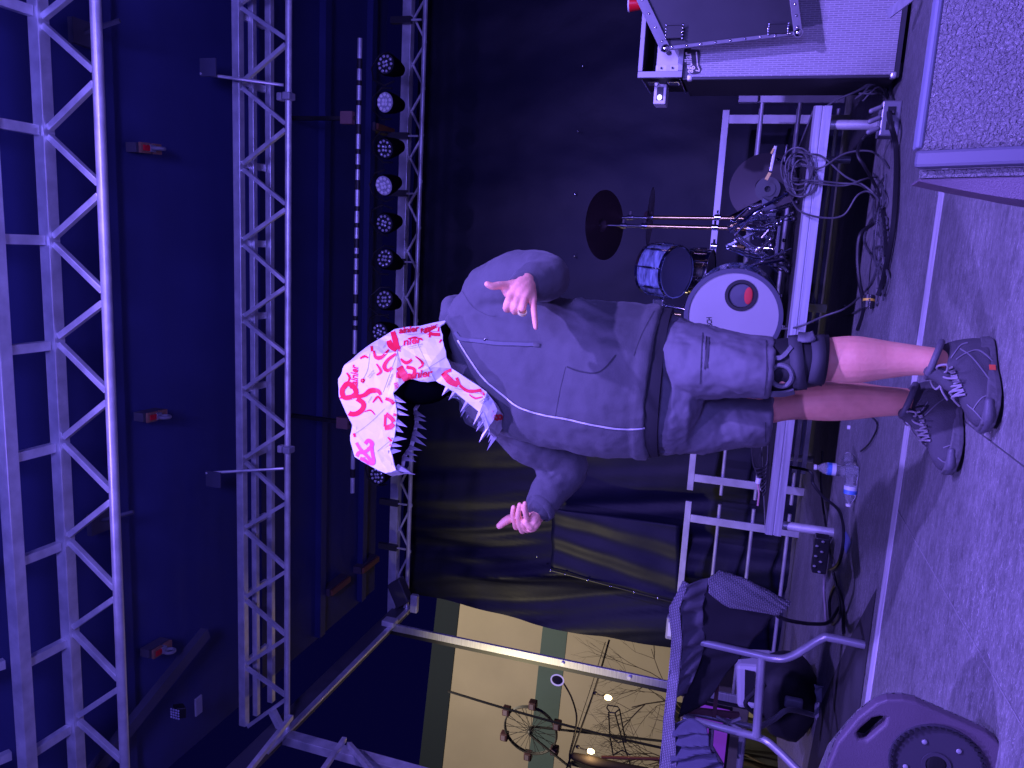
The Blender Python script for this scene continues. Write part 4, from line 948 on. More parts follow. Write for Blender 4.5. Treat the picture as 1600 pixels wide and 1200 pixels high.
# shoes
sole_m = mat('shoe sole', (.12,.115,.13), .6, bump=.3, bscale=90, var=.2, vscale=20); upper_m = mat('shoe mesh', (.085,.08,.095), .75, bump=.5, bscale=500, var=.15, vscale=15); trim_m = mat('shoe trim', (.12,.115,.14), .5, bump=.2, bscale=200)
def shoe(heel, toe, ank, name, label, lift=0.0, sidev=1):
    heel, toe = Vector(heel), Vector(toe); L_ = (toe-heel).length; d = (toe-heel).normalized(); s_ = d.cross(Vector((0,0,1))).normalized(); upv = s_.cross(d)
    U = MB(); secs = []
    prof = [(.0, .034, .06), (.03, .042, .095), (.10, .05, .128), (.2, .053, .134), (.32, .052, .126), (.42, .052, .102), (.55, .056, .085), (.68, .058, .072), (.8, .056, .062), (.9, .048, .053), (.97, .033, .04), (1.0, .014, .03)]
    for a, w, h in prof:
        sc = L_/.29; w *= sc; h *= sc; c = heel+d*L_*a; ring = []
        for i in range(20):
            th = 2*math.pi*i/20; ca, sa = math.cos(th), math.sin(th)
            yy = w*math.copysign(abs(ca)**.8, ca); zz = .022 + (h if sa > 0 else .012)*math.copysign(abs(sa)**.75, sa)
            if sa > 0: yy *= (1-.3*sa**2)
            ring.append(c+s_*yy+upv*zz)
        secs.append(ring)
    U.loft(secs); u_ = U.build(name, [upper_m], per, smooth=True); remesh(u_, .0045, 3, ((.03, .002),)); ORG[u_.name] = ORG[per.name]
    SO = MB(); out = []
    for a, w in ((-.04, .016), (-.02, .034), (.05, .046), (.15, .051), (.3, .049), (.42, .05), (.6, .06), (.75, .062), (.87, .056), (.95, .042), (1.02, .02)):
        out.append((a, w))
    poly = [heel+d*L_*a+s_*w*L_/.29 for a, w in out]+[heel+d*L_*a-s_*w*L_/.29 for a, w in reversed(out)]
    def zl(p, k): 
        a = (p-heel).dot(d)/L_; return upv*(.004+.022*max(0, a-.72)**1.2*2.0+ (0 if k == 0 else .03+.006*math.sin(a*9)))
    SO.loft([[p+zl(p, 0) for p in poly], [p+(p-(heel+d*L_*.5)).normalized()*.002+zl(p, 0)+upv*.012 for p in poly], [p+zl(p, 1) for p in poly]])
    SO.build('sole', sole_m, u_, smooth=False, bevel=.003)
    # collar, tongue, laces
    bv_ = bvh_of(u_)
    CO = MB(); cc_ = heel+d*L_*.24+upv*.138
    ringp = [cc_+d*math.cos(a)*.05+s_*math.sin(a)*.044+upv*(.016*math.cos(a)+.0) for a in [i*2*math.pi/24 for i in range(25)]]
    CO.tube(ringp, .009, 10, caps=False).build('collar', trim_m, u_, smooth=True)
    MB().limb([heel+d*L_*.56+upv*.098, heel+d*L_*.46+upv*.118, heel+d*L_*.4+upv*.145], [.018, .022, .02]).build('tongue', upper_m, u_, smooth=True)
    LA = MB(); n_ = 6
    def on(a, side):
        pt = heel+d*L_*a+s_*side
        h = bv_.ray_cast(pt+upv*.3, -upv); return (h[0] + upv*.005) if h[0] else pt+upv*.09
    for i in range(n_):
        a = .4+.055*i; w = .027
        LA.tube(smoothpts([on(a, -w), on(a+.02, 0)+upv*.01, on(a+.045, w)], 5), .0032, 7); LA.tube(smoothpts([on(a, w), on(a+.02, 0)+upv*.013, on(a+.045, -w)], 5), .0032, 7)
    kn = on(.42, 0)+upv*.012
    for sg in (-1, 1):
        LA.tube(smoothpts([kn, kn+s_*.03*sg+upv*.012, kn+s_*.055*sg-upv*.004+d*.01, kn+s_*.03*sg-upv*.01+d*.012, kn], 5), .003, 7)
        LA.tube(smoothpts([kn, kn+s_*.025*sg+d*.03-upv*.01, kn+s_*.05*sg+d*.045-upv*.03], 5), .003, 7)
    LA.build('laces', mat('laces', (.32,.3,.32), .7), u_, smooth=True)
    # toe cap and overlays
    T = MB(); T.limb([heel+d*L_*.99+upv*.03-s_*.0, heel+d*L_*.96+s_*.03+upv*.032, heel+d*L_*.84+s_*.049+upv*.034], [.012, .013, .01]); T.limb([heel+d*L_*.99+upv*.03, heel+d*L_*.96-s_*.03+upv*.032, heel+d*L_*.84-s_*.049+upv*.034], [.012, .013, .01])
    T.build('toe_bumper', trim_m, u_, smooth=True)
    return u_, heel, d, s_, upv, L_
h1 = G(1556, 548); t1_ = G(1562, 671)
h1 = Vector((-.215, 2.285, 0)); 
def heel_of(toe, ank, L_):
    d = (toe-ank).normalized(); return ank-d*L_*.25
tA = G(1562, 668); aA = P(1480, 567, 2.255); aA.z = 0; sh1 = shoe(heel_of(tA, aA, .275), tA, None, 'shoe', '')
u_, hh, d_, s_, uv, L_ = sh1
q = hh+d_*L_*.42; q2 = s_ if (s_.y < 0) else -s_
MB().obox(q+q2*.046+uv*.018, d_*.008, q2*.002, uv*.007).build('red_tab', mat('red tab', (.8,.12,.06), .5), u_)
MB().obox(hh+d_*L_*.6+uv*.085, d_*.006, s_*.01, uv*.004).build('yellow_lace_stay', mat('yellow stay', (.8,.6,.1), .5), u_)
tB = G(1500, 738); aB = P(1440, 629, 2.505); aB.z = 0; sh2 = shoe(heel_of(tB, aB, .275), tB, None, 'shoe', '')
u_, hh, d_, s_, uv, L_ = sh2
MB().obox(hh+d_*L_*.6+uv*.085, d_*.006, s_*.01, uv*.004).build('red_lace_stay', mat('red stay', (.7,.2,.08), .5), u_)

for so, ls in ((sh1[0], [[(1494,562),(1510,552),(1530,548),(1552,565)],[(1521,640),(1536,621),(1562,614)],[(1486,560),(1500,541),(1512,536)],[(1500,545),(1520,560),(1548,596)],[(1512,632),(1526,645),(1540,662)]]),
               (sh2[0], [[(1445,650),(1462,633),(1480,620)],[(1474,700),(1490,692),(1498,676)],[(1466,715),(1478,722),(1490,712)],[(1438,645),(1450,628)]])):
    bs_ = bvh_of(so); m_ = MB()
    for l_ in ls: stroke(m_, bs_, l_, 1.6, off=.0015)
    if m_.f: m_.build('stitching', mat('shoe seam', (.2,.19,.22), .7), so, solid=.002)
# ---- dinosaur mask folded from printed card
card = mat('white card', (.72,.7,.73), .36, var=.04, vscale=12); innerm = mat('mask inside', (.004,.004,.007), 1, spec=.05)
an = R(25); dd = Vector((-math.cos(an), -math.sin(an), 0)); nn_ = Vector((math.sin(an), -math.cos(an), 0)); p0 = P(700, 545, 2.38)
def MP(x, y, s_):
    d = ray(x, y); tt = (s_-(CAM-p0).dot(nn_))/d.dot(nn_); return CAM+d*tt
cr = lambda x, y: (500+x/4.287, 480+y/4.287)
V = {}
def mv(nm, x, y, s_): V[nm] = (MP(*cr(x, y), s_), s_)
for nm, x, y, s_ in (('A',850,90,.03),('B',500,150,.02),('C',355,240,.02),('D',335,310,.075),('E',165,390,.025),('F',125,480,.012),('G',130,600,.01),('H',220,790,.012),('I',205,860,.012),('J',235,1000,.018),('K',440,1110,.03),('L',510,1090,.035),
        ('M',470,950,.066),('N',385,965,.05),('O',435,680,.095),('Pp',425,570,.1),('P2',490,575,.105),('Q',515,690,.095),('R',500,870,.08),('S',585,480,.09),('T',520,300,.115),('Ey',285,490,.07),('U',775,492,.105),('V',880,410,.13),('X',830,260,.13),('W',805,130,.095),('AD',730,405,.15),('T2',640,215,.115),
        ('AC',800,510,.115),('Y1',1115,570,.1),('Z1',1185,690,.06),('AA',1115,830,.05),('E2',900,565,.1),('E3',1070,705,.085)): mv(nm, x, y, s_)
names = list(V); idx = {n_: i for i, n_ in enumerate(names)}; N0 = len(names)
near = [V[n_][0] for n_ in names]; far = [V[n_][0]-nn_*2*V[n_][1] for n_ in names]
tris = 'A W T2|A T2 B|W X T2|X AD T2|AD T T2|T2 T B|AD S T|AD U S|AD V U|X V AD|B T C|C T D|D T Pp|T S P2|T P2 Pp|D Pp Ey|D Ey E|C D E|E Ey F|F Ey G|Ey Pp O|G Ey O|G O H|Pp P2 O|P2 Q O|O Q R|O R N|R M N|H O N|H N I|I N J|J N K|N M L|N L K'
tl = [[idx[a] for a in s_.split()] for s_ in tris.split('|')]
tj = [[idx[a] for a in s_.split()] for s_ in 'AC V E2|V Y1 E2|E2 Y1 E3|Y1 Z1 E3|Z1 AA E3|U V AC'.split('|')]
MK = MB(); faces = []
for f_ in tl+tj: faces.append(tuple(f_)); faces.append(tuple(i+N0 for i in reversed(f_)))
def strip(seq):
    ii = [idx[a] for a in seq.split()]
    for a, b in zip(ii, ii[1:]): faces.append((a, b, b+N0, a+N0))
strip('A B C E F G H I J K L'); strip('V Y1 Z1 AA')
rc_ = random.Random(3); vv = [Vector(v) for v in near+far]; mids = {}
def mid_(a, b):
    k_ = (min(a, b), max(a, b))
    if k_ not in mids:
        p_ = (vv[a]+vv[b])/2; L3 = min(.0045, (vv[a]-vv[b]).length*.05); vv.append(p_+Vector((rc_.uniform(-1,1), rc_.uniform(-1,1), rc_.uniform(-1,1)))*L3); mids[k_] = len(vv)-1
    return mids[k_]
for _ in range(2):
    nf = []; mids = {}
    for f_ in [g for q_ in faces for g in ([q_] if len(q_) == 3 else [(q_[0], q_[1], q_[2]), (q_[0], q_[2], q_[3])])]:
        a, b, c_ = f_; ab, bc_, ca = mid_(a, b), mid_(b, c_), mid_(c_, a); nf += [(a, ab, ca), (ab, b, bc_), (ca, bc_, c_), (ab, bc_, ca)]
    faces = nf
MK.add(vv, faces)
mask = MK.build('mask', card, per, solid=.003); ORG[mask.name] = ORG[per.name]
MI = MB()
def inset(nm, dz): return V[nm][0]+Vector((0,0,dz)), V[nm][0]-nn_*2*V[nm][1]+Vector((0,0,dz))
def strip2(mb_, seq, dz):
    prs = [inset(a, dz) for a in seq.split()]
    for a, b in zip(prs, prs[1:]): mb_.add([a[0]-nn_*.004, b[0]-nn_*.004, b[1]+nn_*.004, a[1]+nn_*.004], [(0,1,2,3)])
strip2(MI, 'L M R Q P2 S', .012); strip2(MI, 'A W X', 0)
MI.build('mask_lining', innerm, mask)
MJ = MB(); strip2(MJ, 'AC E2 E3 AA', -.012); MJ.build('jaw_floor', card, mask)
foil = mat('folded silver card', (.42,.4,.46), .28, .3)
def tooth(b, tip, r_):
    axis = (tip-b); m_ = MB(); a = axis.normalized(); o1 = (dd-a*dd.dot(a)).normalized(); o2 = a.cross(o1)
    base = [b+o1*r_, b+o2*r_*.8, b-o1*r_, b-o2*r_*.8]
    m_.add(base+[tip], [(0,1,4),(1,2,4),(2,3,4),(3,0,4),(3,2,1,0)]); return m_.build('tooth', foil, mask)
dn = Vector((0,0,-1))
def lerpV(a, b, t_, side): 
    A_, B_ = V[a], V[b]; p = A_[0].lerp(B_[0], t_); s_ = A_[1]*(1-t_)+B_[1]*t_
    return p if side > 0 else p-nn_*2*s_
for (a, b, t_, ln) in (('P2','Q',.25,.05),('P2','Q',.62,.052),('Q','R',.05,.058),('Q','R',.38,.055),('Q','R',.62,.052),('R','M',.1,.06),('R','M',.6,.056),('M','L',.1,.05)):
    for side in (1, -1):
        bp_ = lerpV(a, b, t_, side); tooth(bp_+Vector((0,0,.008))-nn_*side*.008, bp_+dn*ln*random.uniform(.6,.95)+dd*-.004*side+dd*random.uniform(-.002,.022), random.uniform(.009,.013))
for s_ in (-.6, .6):
    bp_ = V['L'][0]-nn_*V['L'][1]*(1-s_); tooth(bp_-dd*.01+Vector((0,0,.006)), bp_+dn*.045, .012)
jv = (V['AC'][0]-V['AA'][0]).normalized(); upj = nn_.cross(jv); upj = upj if upj.z > 0 else -upj
for (a, b, t_, ln) in (('AC','E2',.5,.05),('E2','E3',.0,.058),('E2','E3',.5,.06),('E3','AA',.0,.058),('E3','AA',.45,.055),('E3','AA',.9,.05)):
    for side in (1, -1):
        bp_ = lerpV(a, b, t_, side); tooth(bp_-nn_*side*.008-upj*.006, bp_+(upj*random.uniform(.5,.85)+dd*random.uniform(.3,.7))*ln*random.uniform(.6,.85), .011)
CRS = MB()
for pts in ([(335,310),(320,420),(285,490)],[(520,300),(425,570)],[(435,680),(330,780),(220,860)],[(775,492),(730,405),(640,215)],[(730,405),(850,330)],[(585,480),(520,300),(640,215)],[(385,965),(500,870)],[(500,150),(520,300)],[(900,540),(1115,590)]):
    stroke(CRS, bvh_of(mask), [cr(*p) for p in pts], .55, off=.0012)
CRS.build('crease', mat('crease grey', (.3,.28,.33), .6), mask)
# eye
q = MP(*cr(288, 492), .075); MB().ell(q, dd*.008, nn_*.006, (0,0,.009), 12, 8).build('eye', mat('red eye', (.8,.02,.02), .3), mask, smooth=True)
# printed logos
bvm = bvh_of(mask)
RM = MB(); C_ = lambda pts: [cr(*p) for p in pts]; kk = 1/4.287
def ST(pts, w, tp=0): stroke(RM, bvm, C_(pts), w*kk*1.45, off=.0016+.0003*random.random(), taper=tp)
ST([(215,602),(165,604),(150,562),(168,528),(190,512),(230,535),(243,575),(215,602)], 24); ST([(150,600),(158,660),(195,708),(240,715),(285,685),(292,645),(250,612)], 24); ST([(205,600),(290,592),(340,560),(390,562),(408,588)], 26, .5)
ST([(362,238),(430,205),(500,165),(560,142),(602,138)], 26, .3); ST([(460,225),(478,262),(515,288)], 30, .2); ST([(488,165),(505,220),(520,285)], 28, .2)
ST([(362,292),(375,335),(415,335),(462,285)], 20, .6); ST([(512,312),(455,355),(432,400),(455,425),(485,405)], 20, .4)
ST([(540,345),(580,372),(618,350)], 18, .4); ST([(530,400),(560,450),(580,490)], 40, .2); ST([(580,400),(632,415),(625,455),(585,465)], 16); ST([(510,455),(560,455)], 34, .3)
ST([(702,158),(760,150),(812,150)], 22); ST([(700,165),(750,182),(805,185)], 16); ST([(735,178),(735,205)], 10)
ST([(822,438),(850,470),(880,500),(925,520)], 34, .3); ST([(830,440),(880,420),(930,432),(975,460),(1010,500)], 20, .3); ST([(915,470),(935,520)], 14); ST([(935,522),(985,558),(1035,562),(1080,552)], 18, .3)
ST([(440,612),(480,630),(508,680),(500,730)], 18, .2); ST([(442,715),(480,745),(495,770)], 20); ST([(435,808),(470,802),(495,780)], 26, .2); ST([(440,720),(436,800)], 12)
ST([(868,655),(872,690)], 14); ST([(230,845),(236,870)], 12); ST([(346,262),(350,298)], 12)
def TX(body, a, b, h, sh_=.25, bold=.03): text_on(RM, bvm, body, cr(*a), cr(*b), h*kk, bold, sh_, off=.0024)
TX('ainier', (530,182), (668,165), 42); TX('Rainier', (675,178), (795,135), 30)
TX('nier', (560,262), (690,240), 48); TX('ainier', (585,482), (760,462), 52); TX('Rainier', (255,555), (258,385), 52); TX('ainier', (540,300), (545,255), 20)
TX('ni', (890,752), (975,730), 50); TX('ier', (835,600), (870,560), 36); TX('18', (1155,690), (1165,762), 60, 0); TX('BEER', (530,545), (520,500), 26, 0)
TX('B', (1060,560), (1100,600), 20, 0)
ST([(590,215),(640,205),(690,222)], 10, .3); ST([(640,330),(690,380),(660,410)], 12, .5); ST([(380,380),(410,430),(380,455)], 14, .5); ST([(355,640),(390,600),(420,640)], 12, .5); ST([(180,440),(200,470),(190,500)], 12, .4)
ST([(300,700),(340,690),(370,720)], 8, .5); ST([(270,345),(300,330),(325,340)], 12, .4); ST([(870,200),(820,215),(800,240)], 10, .4); ST([(1000,585),(1040,610),(1090,600)], 10, .4); ST([(455,870),(480,900),(470,930)], 12, .4); ST([(620,540-60),(640,440)], 10, .4)
RM.build('red_print', red_m, mask)
RM = MB()
ST([(305,915),(325,893),(350,912),(342,938),(320,952)], 20, .2); ST([(245,908),(275,955),(320,1000),(358,1048)], 16, .2); ST([(248,1000),(262,975),(300,970),(345,940)], 16); ST([(250,1003),(290,1020),(345,1048),(362,1035),(352,975),(348,935)], 16)
TX('Rainier', (285,1010), (325,1060), 18)
RM.build('magenta_print', mat('magenta print', (.75,.08,.35), .5), mask)
RM = MB()
for (a, b, h) in (((590,272),(690,252),8), ((600,282),(680,268),6), ((595,488+8),(700,488),6), ((325,470),(365,425),8), ((335,480),(370,440),8), ((330,640),(352,600),8), ((1075,640),(1130,600),16), ((1085,650),(1135,615),14), ((455,540),(490,450),12), ((250,820),(252,800),6), ((590,190),(700,180),5), ((425,280),(450,245),9)):
    TX('mountain fresh', a, b, h, 0, 0)
RM.v and RM.build('small_print', mat('grey print', (.2,.18,.3), .6), mask)

# ================================================================== chair with cloth on the left
t = thing('tube_chair', 'chair of bent steel tube with open frame at lower left', 'chair', (-1.9, 3.5, 0))
st = mat('grey painted tube', (.4,.4,.44), .35, .4)
MB().tube(smoothpts([P(1095, 1003, 3.5), P(1165, 1019, 3.5), P(1212, 1029, 3.48), P(1240, 1024, 3.45), P(1283, 998, 3.4), P(1300, 997, 3.39), P(1352, 1008, 3.375)], 5), .018, 12).build('leg', st, t, smooth=True)
MB().tube(smoothpts([P(1068, 1122, 3.5), P(1150, 1143, 3.5), P(1192, 1155, 3.5), P(1218, 1175, 3.45), P(1260, 1215, 3.35), P(1300, 1235, 3.3)], 5), .018, 12).build('leg', st, t, smooth=True)
MB().tube([P(1190, 1027, 3.49), P(1182, 1150, 3.49)], .02, 12).build('crossbar', st, t, smooth=True)
a = G(1277, 1119)
MB().tube(smoothpts([P(1188, 1136, 3.9), P(1212, 1122, 4.0), P(1234, 1109, 4.1), P(1277, 1119, a.y)], 4), .014, 10).build('leg', st, t, smooth=True)
MB().tube([P(1070, 1112, 3.8), P(1178, 1136, 3.8)], .014, 10).build('side_rail', st, t, smooth=True)
rust = mat('rusty tube', (.2,.1,.1), .5, .3)
MB().bar(P(1124, 1037, 3.7), P(1116, 1118, 3.7), .035, .02).build('slat', rust, t); MB().bar(P(1065, 1108, 3.7), P(1155, 1118, 3.75), .03, .02).build('slat', rust, t)
MB().tube([P(1088, 1044, 3.7), P(1128, 1044, 3.7), P(1150, 1027, 3.7), P(1172, 1025, 3.65)], .011, 8).build('strut', st, t)
MB().tube([P(1116, 1118, 3.7), P(1158, 1140, 3.7)], .008, 8).tube([P(1118, 1138, 3.7), P(1158, 1122, 3.7)], .008, 8).tube([P(1112, 1135, 3.6), P(1110, 1165, 3.6), P(1128, 1195, 3.6)], .013, 8).tube([P(1160, 1150, 3.7), P(1154, 1215, 3.7)], .017, 8).build('strut', st, t)
# cloth
def weave_mat():
    m = bpy.data.materials.new('honeycomb cloth'); m.use_nodes = True; nt = m.node_tree; N = nt.nodes; L = nt.links; b = N['Principled BSDF']
    tc = N.new('ShaderNodeTexCoord'); mp = N.new('ShaderNodeMapping'); L.new(tc.outputs['Object'], mp.inputs[0]); mp.inputs['Rotation'].default_value = (R(90), 0, 0)
    br = N.new('ShaderNodeTexBrick'); L.new(mp.outputs[0], br.inputs['Vector']); br.inputs['Scale'].default_value = 1; br.inputs['Brick Width'].default_value = .014; br.inputs['Row Height'].default_value = .008; br.inputs['Mortar Size'].default_value = .0015
    br.inputs['Color1'].default_value = (.3,.29,.32,1); br.inputs['Color2'].default_value = (.26,.25,.28,1); br.inputs['Mortar'].default_value = (.08,.08,.1,1)
    L.new(br.outputs['Color'], b.inputs['Base Color']); b.inputs['Roughness'].default_value = .8
    bp = N.new('ShaderNodeBump'); bp.inputs['Strength'].default_value = .7; bp.inputs['Distance'].default_value = .004; bp.invert = True; L.new(br.outputs['Fac'], bp.inputs['Height']); L.new(bp.outputs[0], b.inputs['Normal']); return m
wv = weave_mat(); CY = 3.42
t = thing('draped_cloth', 'honeycomb textured jacket cloth draped over the tube chair', 'cloth', P(1060, 1000, CY))
def sheet(rowsdef, n=24, m_=24, amp=.012, fr=10, seed=0):
    # rowsdef: list of polylines of (x, y, Y); interpolated across
    R_ = []
    pl = [[P(*q) for q in r_] for r_ in rowsdef]
    def samp(pts, u_):
        f_ = u_*(len(pts)-1); i = min(int(f_), len(pts)-2); return pts[i].lerp(pts[i+1], f_-i)
    for i in range(m_+1):
        u_ = i/m_; f_ = u_*(len(pl)-1); k_ = min(int(f_), len(pl)-2); w = f_-k_; row = []
        for j in range(n+1):
            p = samp(pl[k_], j/n).lerp(samp(pl[k_+1], j/n), w)
            q = p*fr; p = p+Vector((0, amp*noise.noise(q+Vector((seed,0,0)))*2+amp*.6*math.sin(j*.9+seed+i*.15), amp*.3*noise.noise(q*1.7+Vector((0,seed,0))))); row.append(p)
        R_.append(row)
    return R_
m_ = MB(); m_.grid(sheet([[(1068,908,CY),(1046,950,CY),(1050,1000,CY),(1046,1050,CY),(1038,1120,CY),(1030,1210,CY)], [(1075,912,CY-.03),(1062,950,CY-.03),(1066,1000,CY-.03),(1062,1050,CY-.03),(1054,1120,CY-.03),(1058,1210,CY-.03)]], 60, 6, .004, 12)); m_.build('folded_edge', wv, t, smooth=True, solid=.006)
MB().grid(sheet([[(1068,908,CY),(1046,950,CY),(1050,1000,CY),(1046,1050,CY),(1038,1120,CY),(1030,1210,CY)], [(1060,925,CY+.35),(1055,950,CY+.35),(1056,1000,CY+.35),(1052,1050,CY+.35),(1044,1120,CY+.35),(1040,1210,CY+.35)]], 40, 6, .006, 12, 2)).build('top_cloth', wv, t, smooth=True, solid=.006)
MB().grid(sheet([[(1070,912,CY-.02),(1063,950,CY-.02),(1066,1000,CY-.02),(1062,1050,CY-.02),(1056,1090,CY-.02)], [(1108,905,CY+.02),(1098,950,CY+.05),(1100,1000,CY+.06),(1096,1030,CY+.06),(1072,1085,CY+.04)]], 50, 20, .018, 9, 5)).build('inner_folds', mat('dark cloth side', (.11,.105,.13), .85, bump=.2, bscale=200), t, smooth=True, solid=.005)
MB().grid(sheet([[(1108,925,CY+.0),(1106,905,CY-.02),(1122,893,CY-.03),(1140,897,CY-.03)], [(1140,948,CY+.0),(1148,925,CY-.03),(1160,905,CY-.04),(1178,915,CY-.04)], [(1213,963,CY+.02),(1222,955,CY-.02),(1230,948,CY-.03),(1235,940,CY-.03)]], 30, 30, .012, 9, 9)).build('sleeve_flap', wv, t, smooth=True, solid=.008)
MB().grid(sheet([[(1100,912,CY+.05),(1096,1000,CY+.08),(1082,1040,CY+.1),(1060,1120,CY+.1)], [(1210,960,CY+.08),(1175,1000,CY+.12),(1150,1035,CY+.12),(1100,1100,CY+.12)]], 30, 20, .012, 6, 3)).build('black_lining', mat('black lining', (.012,.012,.018), .95), t, smooth=True, solid=.006)
MB().grid(sheet([[(1052,1130,CY-.02),(1050,1170,CY-.02),(1048,1215,CY-.02)], [(1105,1135,CY-.06),(1110,1170,CY-.06),(1135,1215,CY-.04)]], 30, 24, .03, 8, 12)).build('hanging_folds', mat('blue dark cloth', (.08,.08,.12), .85), t, smooth=True, solid=.005)
# things on the floor near the chair
p = G(1215, 1058); t = thing('plastic_case', 'pale plastic case with dark slot seen through the chair frame', 'case', p)
q = P(1180, 1060, 5.6)
MB().obox(q, (.17,0,.02), (0,.14,0), (-.02,0,.13)).build('case_body', mat('pale case', (.55,.55,.6), .5), t, bevel=.03)
MB().obox(q+Vector((.01,-.145,.04)), (.12,0,.01), (0,.006,0), (0,0,.035)).build('slot', black_p, t)
bagm = mat('black nylon', (.012,.012,.016), .7, bump=.4, bscale=20)
q = P(1232, 1085, 4.7); t = thing('black_bag', 'limp black bag lying behind the chair legs', 'bag', Vector((q.x, q.y, 0)))
m_ = MB(); m_.ell(Vector((q.x, q.y, .16)), (.28,0,0), (0,.2,0), (0,0,.19), 24, 16); o = m_.build('bag_body', bagm, t, smooth=True)
tx_ = bpy.data.textures.new('c', 'CLOUDS'); tx_.noise_scale = .15; md = o.modifiers.new('d', 'DISPLACE'); md.texture = tx_; md.strength = .09
m_ = MB(); m_.tube(smoothpts([Vector((q.x-.1, q.y-.15, .3)), Vector((q.x, q.y-.2, .4)), Vector((q.x+.12, q.y-.15, .3))], 6), .014, 8).build('handle', bagm, t)
q = G(1283, 1085); t = thing('plastic_bag', 'crumpled pale plastic bag on the floor by the rear chair leg', 'bag', q)
m_ = MB(); m_.grid(sheet([[(1272,1068,q.y),(1275,1090,q.y),(1272,1112,q.y),(1278,1130,q.y)], [(1290,1072,q.y-.05),(1292,1092,q.y-.05),(1290,1115,q.y-.05),(1286,1132,q.y-.05)]], 20, 10, .03, 14, 4)); m_.build('film', mat('pale film', (.45,.45,.5), .4), t, solid=.003)
MB().obox(P(1240, 1098, q.y), (.03,0,0), (0,.02,0), (0,0,.05)).build('bottle_neck', grey_pl, t, bevel=.01)

# ================================================================== power box, outlet box, cables, bottles
q = G(1302, 868); t = thing('power_strip', 'black power distribution box with plugs on the floor at left', 'power box', q)
MB().obox(q+Vector((0,0,.07)), (.11,0,0), (0,.045,0), (0,0,.04)).build('box_body', black_p, t, bevel=.008)
m_ = MB()
for i in range(7): m_.ell(q+Vector((-.095+.031*i, -.05, .07+.03*(i % 2))), (.007,0,0), (0,.01,0), (0,0,.01), 8, 6)
m_.build('plug', grey_pl, t, smooth=True)
q = G(1404, 188); t = thing('outlet_box', 'grey metal outlet box on the floor beside the riser leg', 'power box', q)
MB().obox(q+Vector((0,0,.045)), (.085,0,0), (0,.06,0), (0,0,.045)).build('box_body', mat('grey box', (.3,.3,.34), .4, .4), t, bevel=.008)
m_ = MB()
for i in (-1, 1): m_.obox(q+Vector((.035*i,-.062,.045)), (.02,0,0), (0,.003,0), (0,0,.018))
m_.build('socket', black_p, t)
m_ = MB()
for i in range(3): m_.limb([q+Vector((-.05+.05*i,-.06,.1)), q+Vector((-.07+.05*i,-.08,.14))], [.012,.012])
m_.build('plug', grey_pl, t, smooth=True)
q = G(1366, 470); t = thing('yellow_taped_plug', 'black cable connector with a yellow tape band on the floor', 'connector', q)
a, b = G(1368, 462)+Vector((0,0,.03)), G(1366, 482)+Vector((0,0,.03))
MB().tube([a, b], .028, 14).build('connector_body', black_p, t, smooth=True); MB().tube([a.lerp(b, .3), a.lerp(b, .48)], .0295, 14).build('yellow_tape', mat('yellow tape', (.85,.6,.05), .5), t, smooth=True)
m_ = MB()
for i in range(7): m_.ell(a.lerp(b, i/6)+Vector((0,-.028,-.0)), (.006,0,0), (0,.004,0), (0,0,.006), 6, 4)
m_.build('bright_studs', chrome, t)
def cable(pts, r_, label, m=cable_m, name='cable', grp='cables over and under the drum riser'):
    o = MB().tube(smoothpts(pts, 7), r_, 7).build(name, m, None, smooth=True); o['label'] = label; o['category'] = 'cable'; o['group'] = grp; return o
YF = 4.66
cable([P(1245,232,4.9), P(1262,240,YF), P(1285,245,YF), P(1320,275,YF), P(1350,290,YF), G(1374,310,.01)], .0055, 'grey cable leaving the riser coil highest, dropping right')
cable([P(1250,255,4.9), P(1280,263,YF), P(1320,240,YF), P(1358,236,YF), P(1378,248,YF), G(1388,262,.01)], .0055, 'grey cable looping upward before it reaches the floor')
cable([P(1240,282,4.9), P(1268,282,YF), P(1310,286,YF), P(1345,290,YF), G(1366,310,.01)], .0055, 'upper of the two flat cables from coil to floor')
cable([P(1240,278,4.9), P(1275,286,YF), P(1318,290,YF), P(1350,280,YF), G(1370,276,.01)], .0055, 'lower of the two flat cables from coil to floor')
cable([P(1236,310,4.9), P(1250,330,YF), P(1285,340,YF), P(1318,336,YF), P(1340,305,YF), P(1360,300,YF), G(1378,320,.01), G(1384,345,.01)], .0055, 'cable sagging lowest under the riser edge in a deep loop')
m_ = MB()
for i in range(7):
    cx, cy = 1252+random.uniform(-8, 8), 272+random.uniform(-12, 12); rx, ry = 20+random.uniform(-5, 7), 28+random.uniform(-6, 8)
    pts = [P(cx+rx*math.cos(a), cy+ry*math.sin(a), YF+.02+.03*random.random()) for a in [k_*2*math.pi/20 for k_ in range(20)]]
    m_.tube(pts+[pts[0]], .005, 6)
o = m_.build('cable_coil', cable_m, None, smooth=True); tag(o, 'coil of grey cable hanging over the right end of the riser edge', 'cable')
cable([G(1388,168,.05), G(1392,195,.06), G(1400,230,.02), G(1400,290,.02), G(1396,350,.02), G(1388,400,.02), G(1378,445,.02), G(1372,462,.03)], .013, 'thick black cable running along the floor to the yellow taped plug', blackcable)
cable([G(1385,200,.05), P(1350,215,4.55), P(1340,240,4.5), P(1352,262,4.5), G(1372,300,.02), G(1382,350,.02), G(1384,400,.02)], .009, 'dark cable arching from outlet box down to floor', blackcable)
cable([G(1376,310,.01), G(1368,345,.01), P(1345,365,4.6), P(1340,400,4.6), P(1343,440,4.6), G(1350,480,.01), G(1340,515,.01)], .011, 'thick dark cable curving along the floor under the riser', blackcable)
cable([P(1222,514,4.9), P(1250,510,YF), P(1285,495,YF), P(1320,482,YF), G(1345,462,.01), G(1362,440,.01), G(1376,400,.01)], .006, 'thin grey cable rising from floor to behind the knee brace')
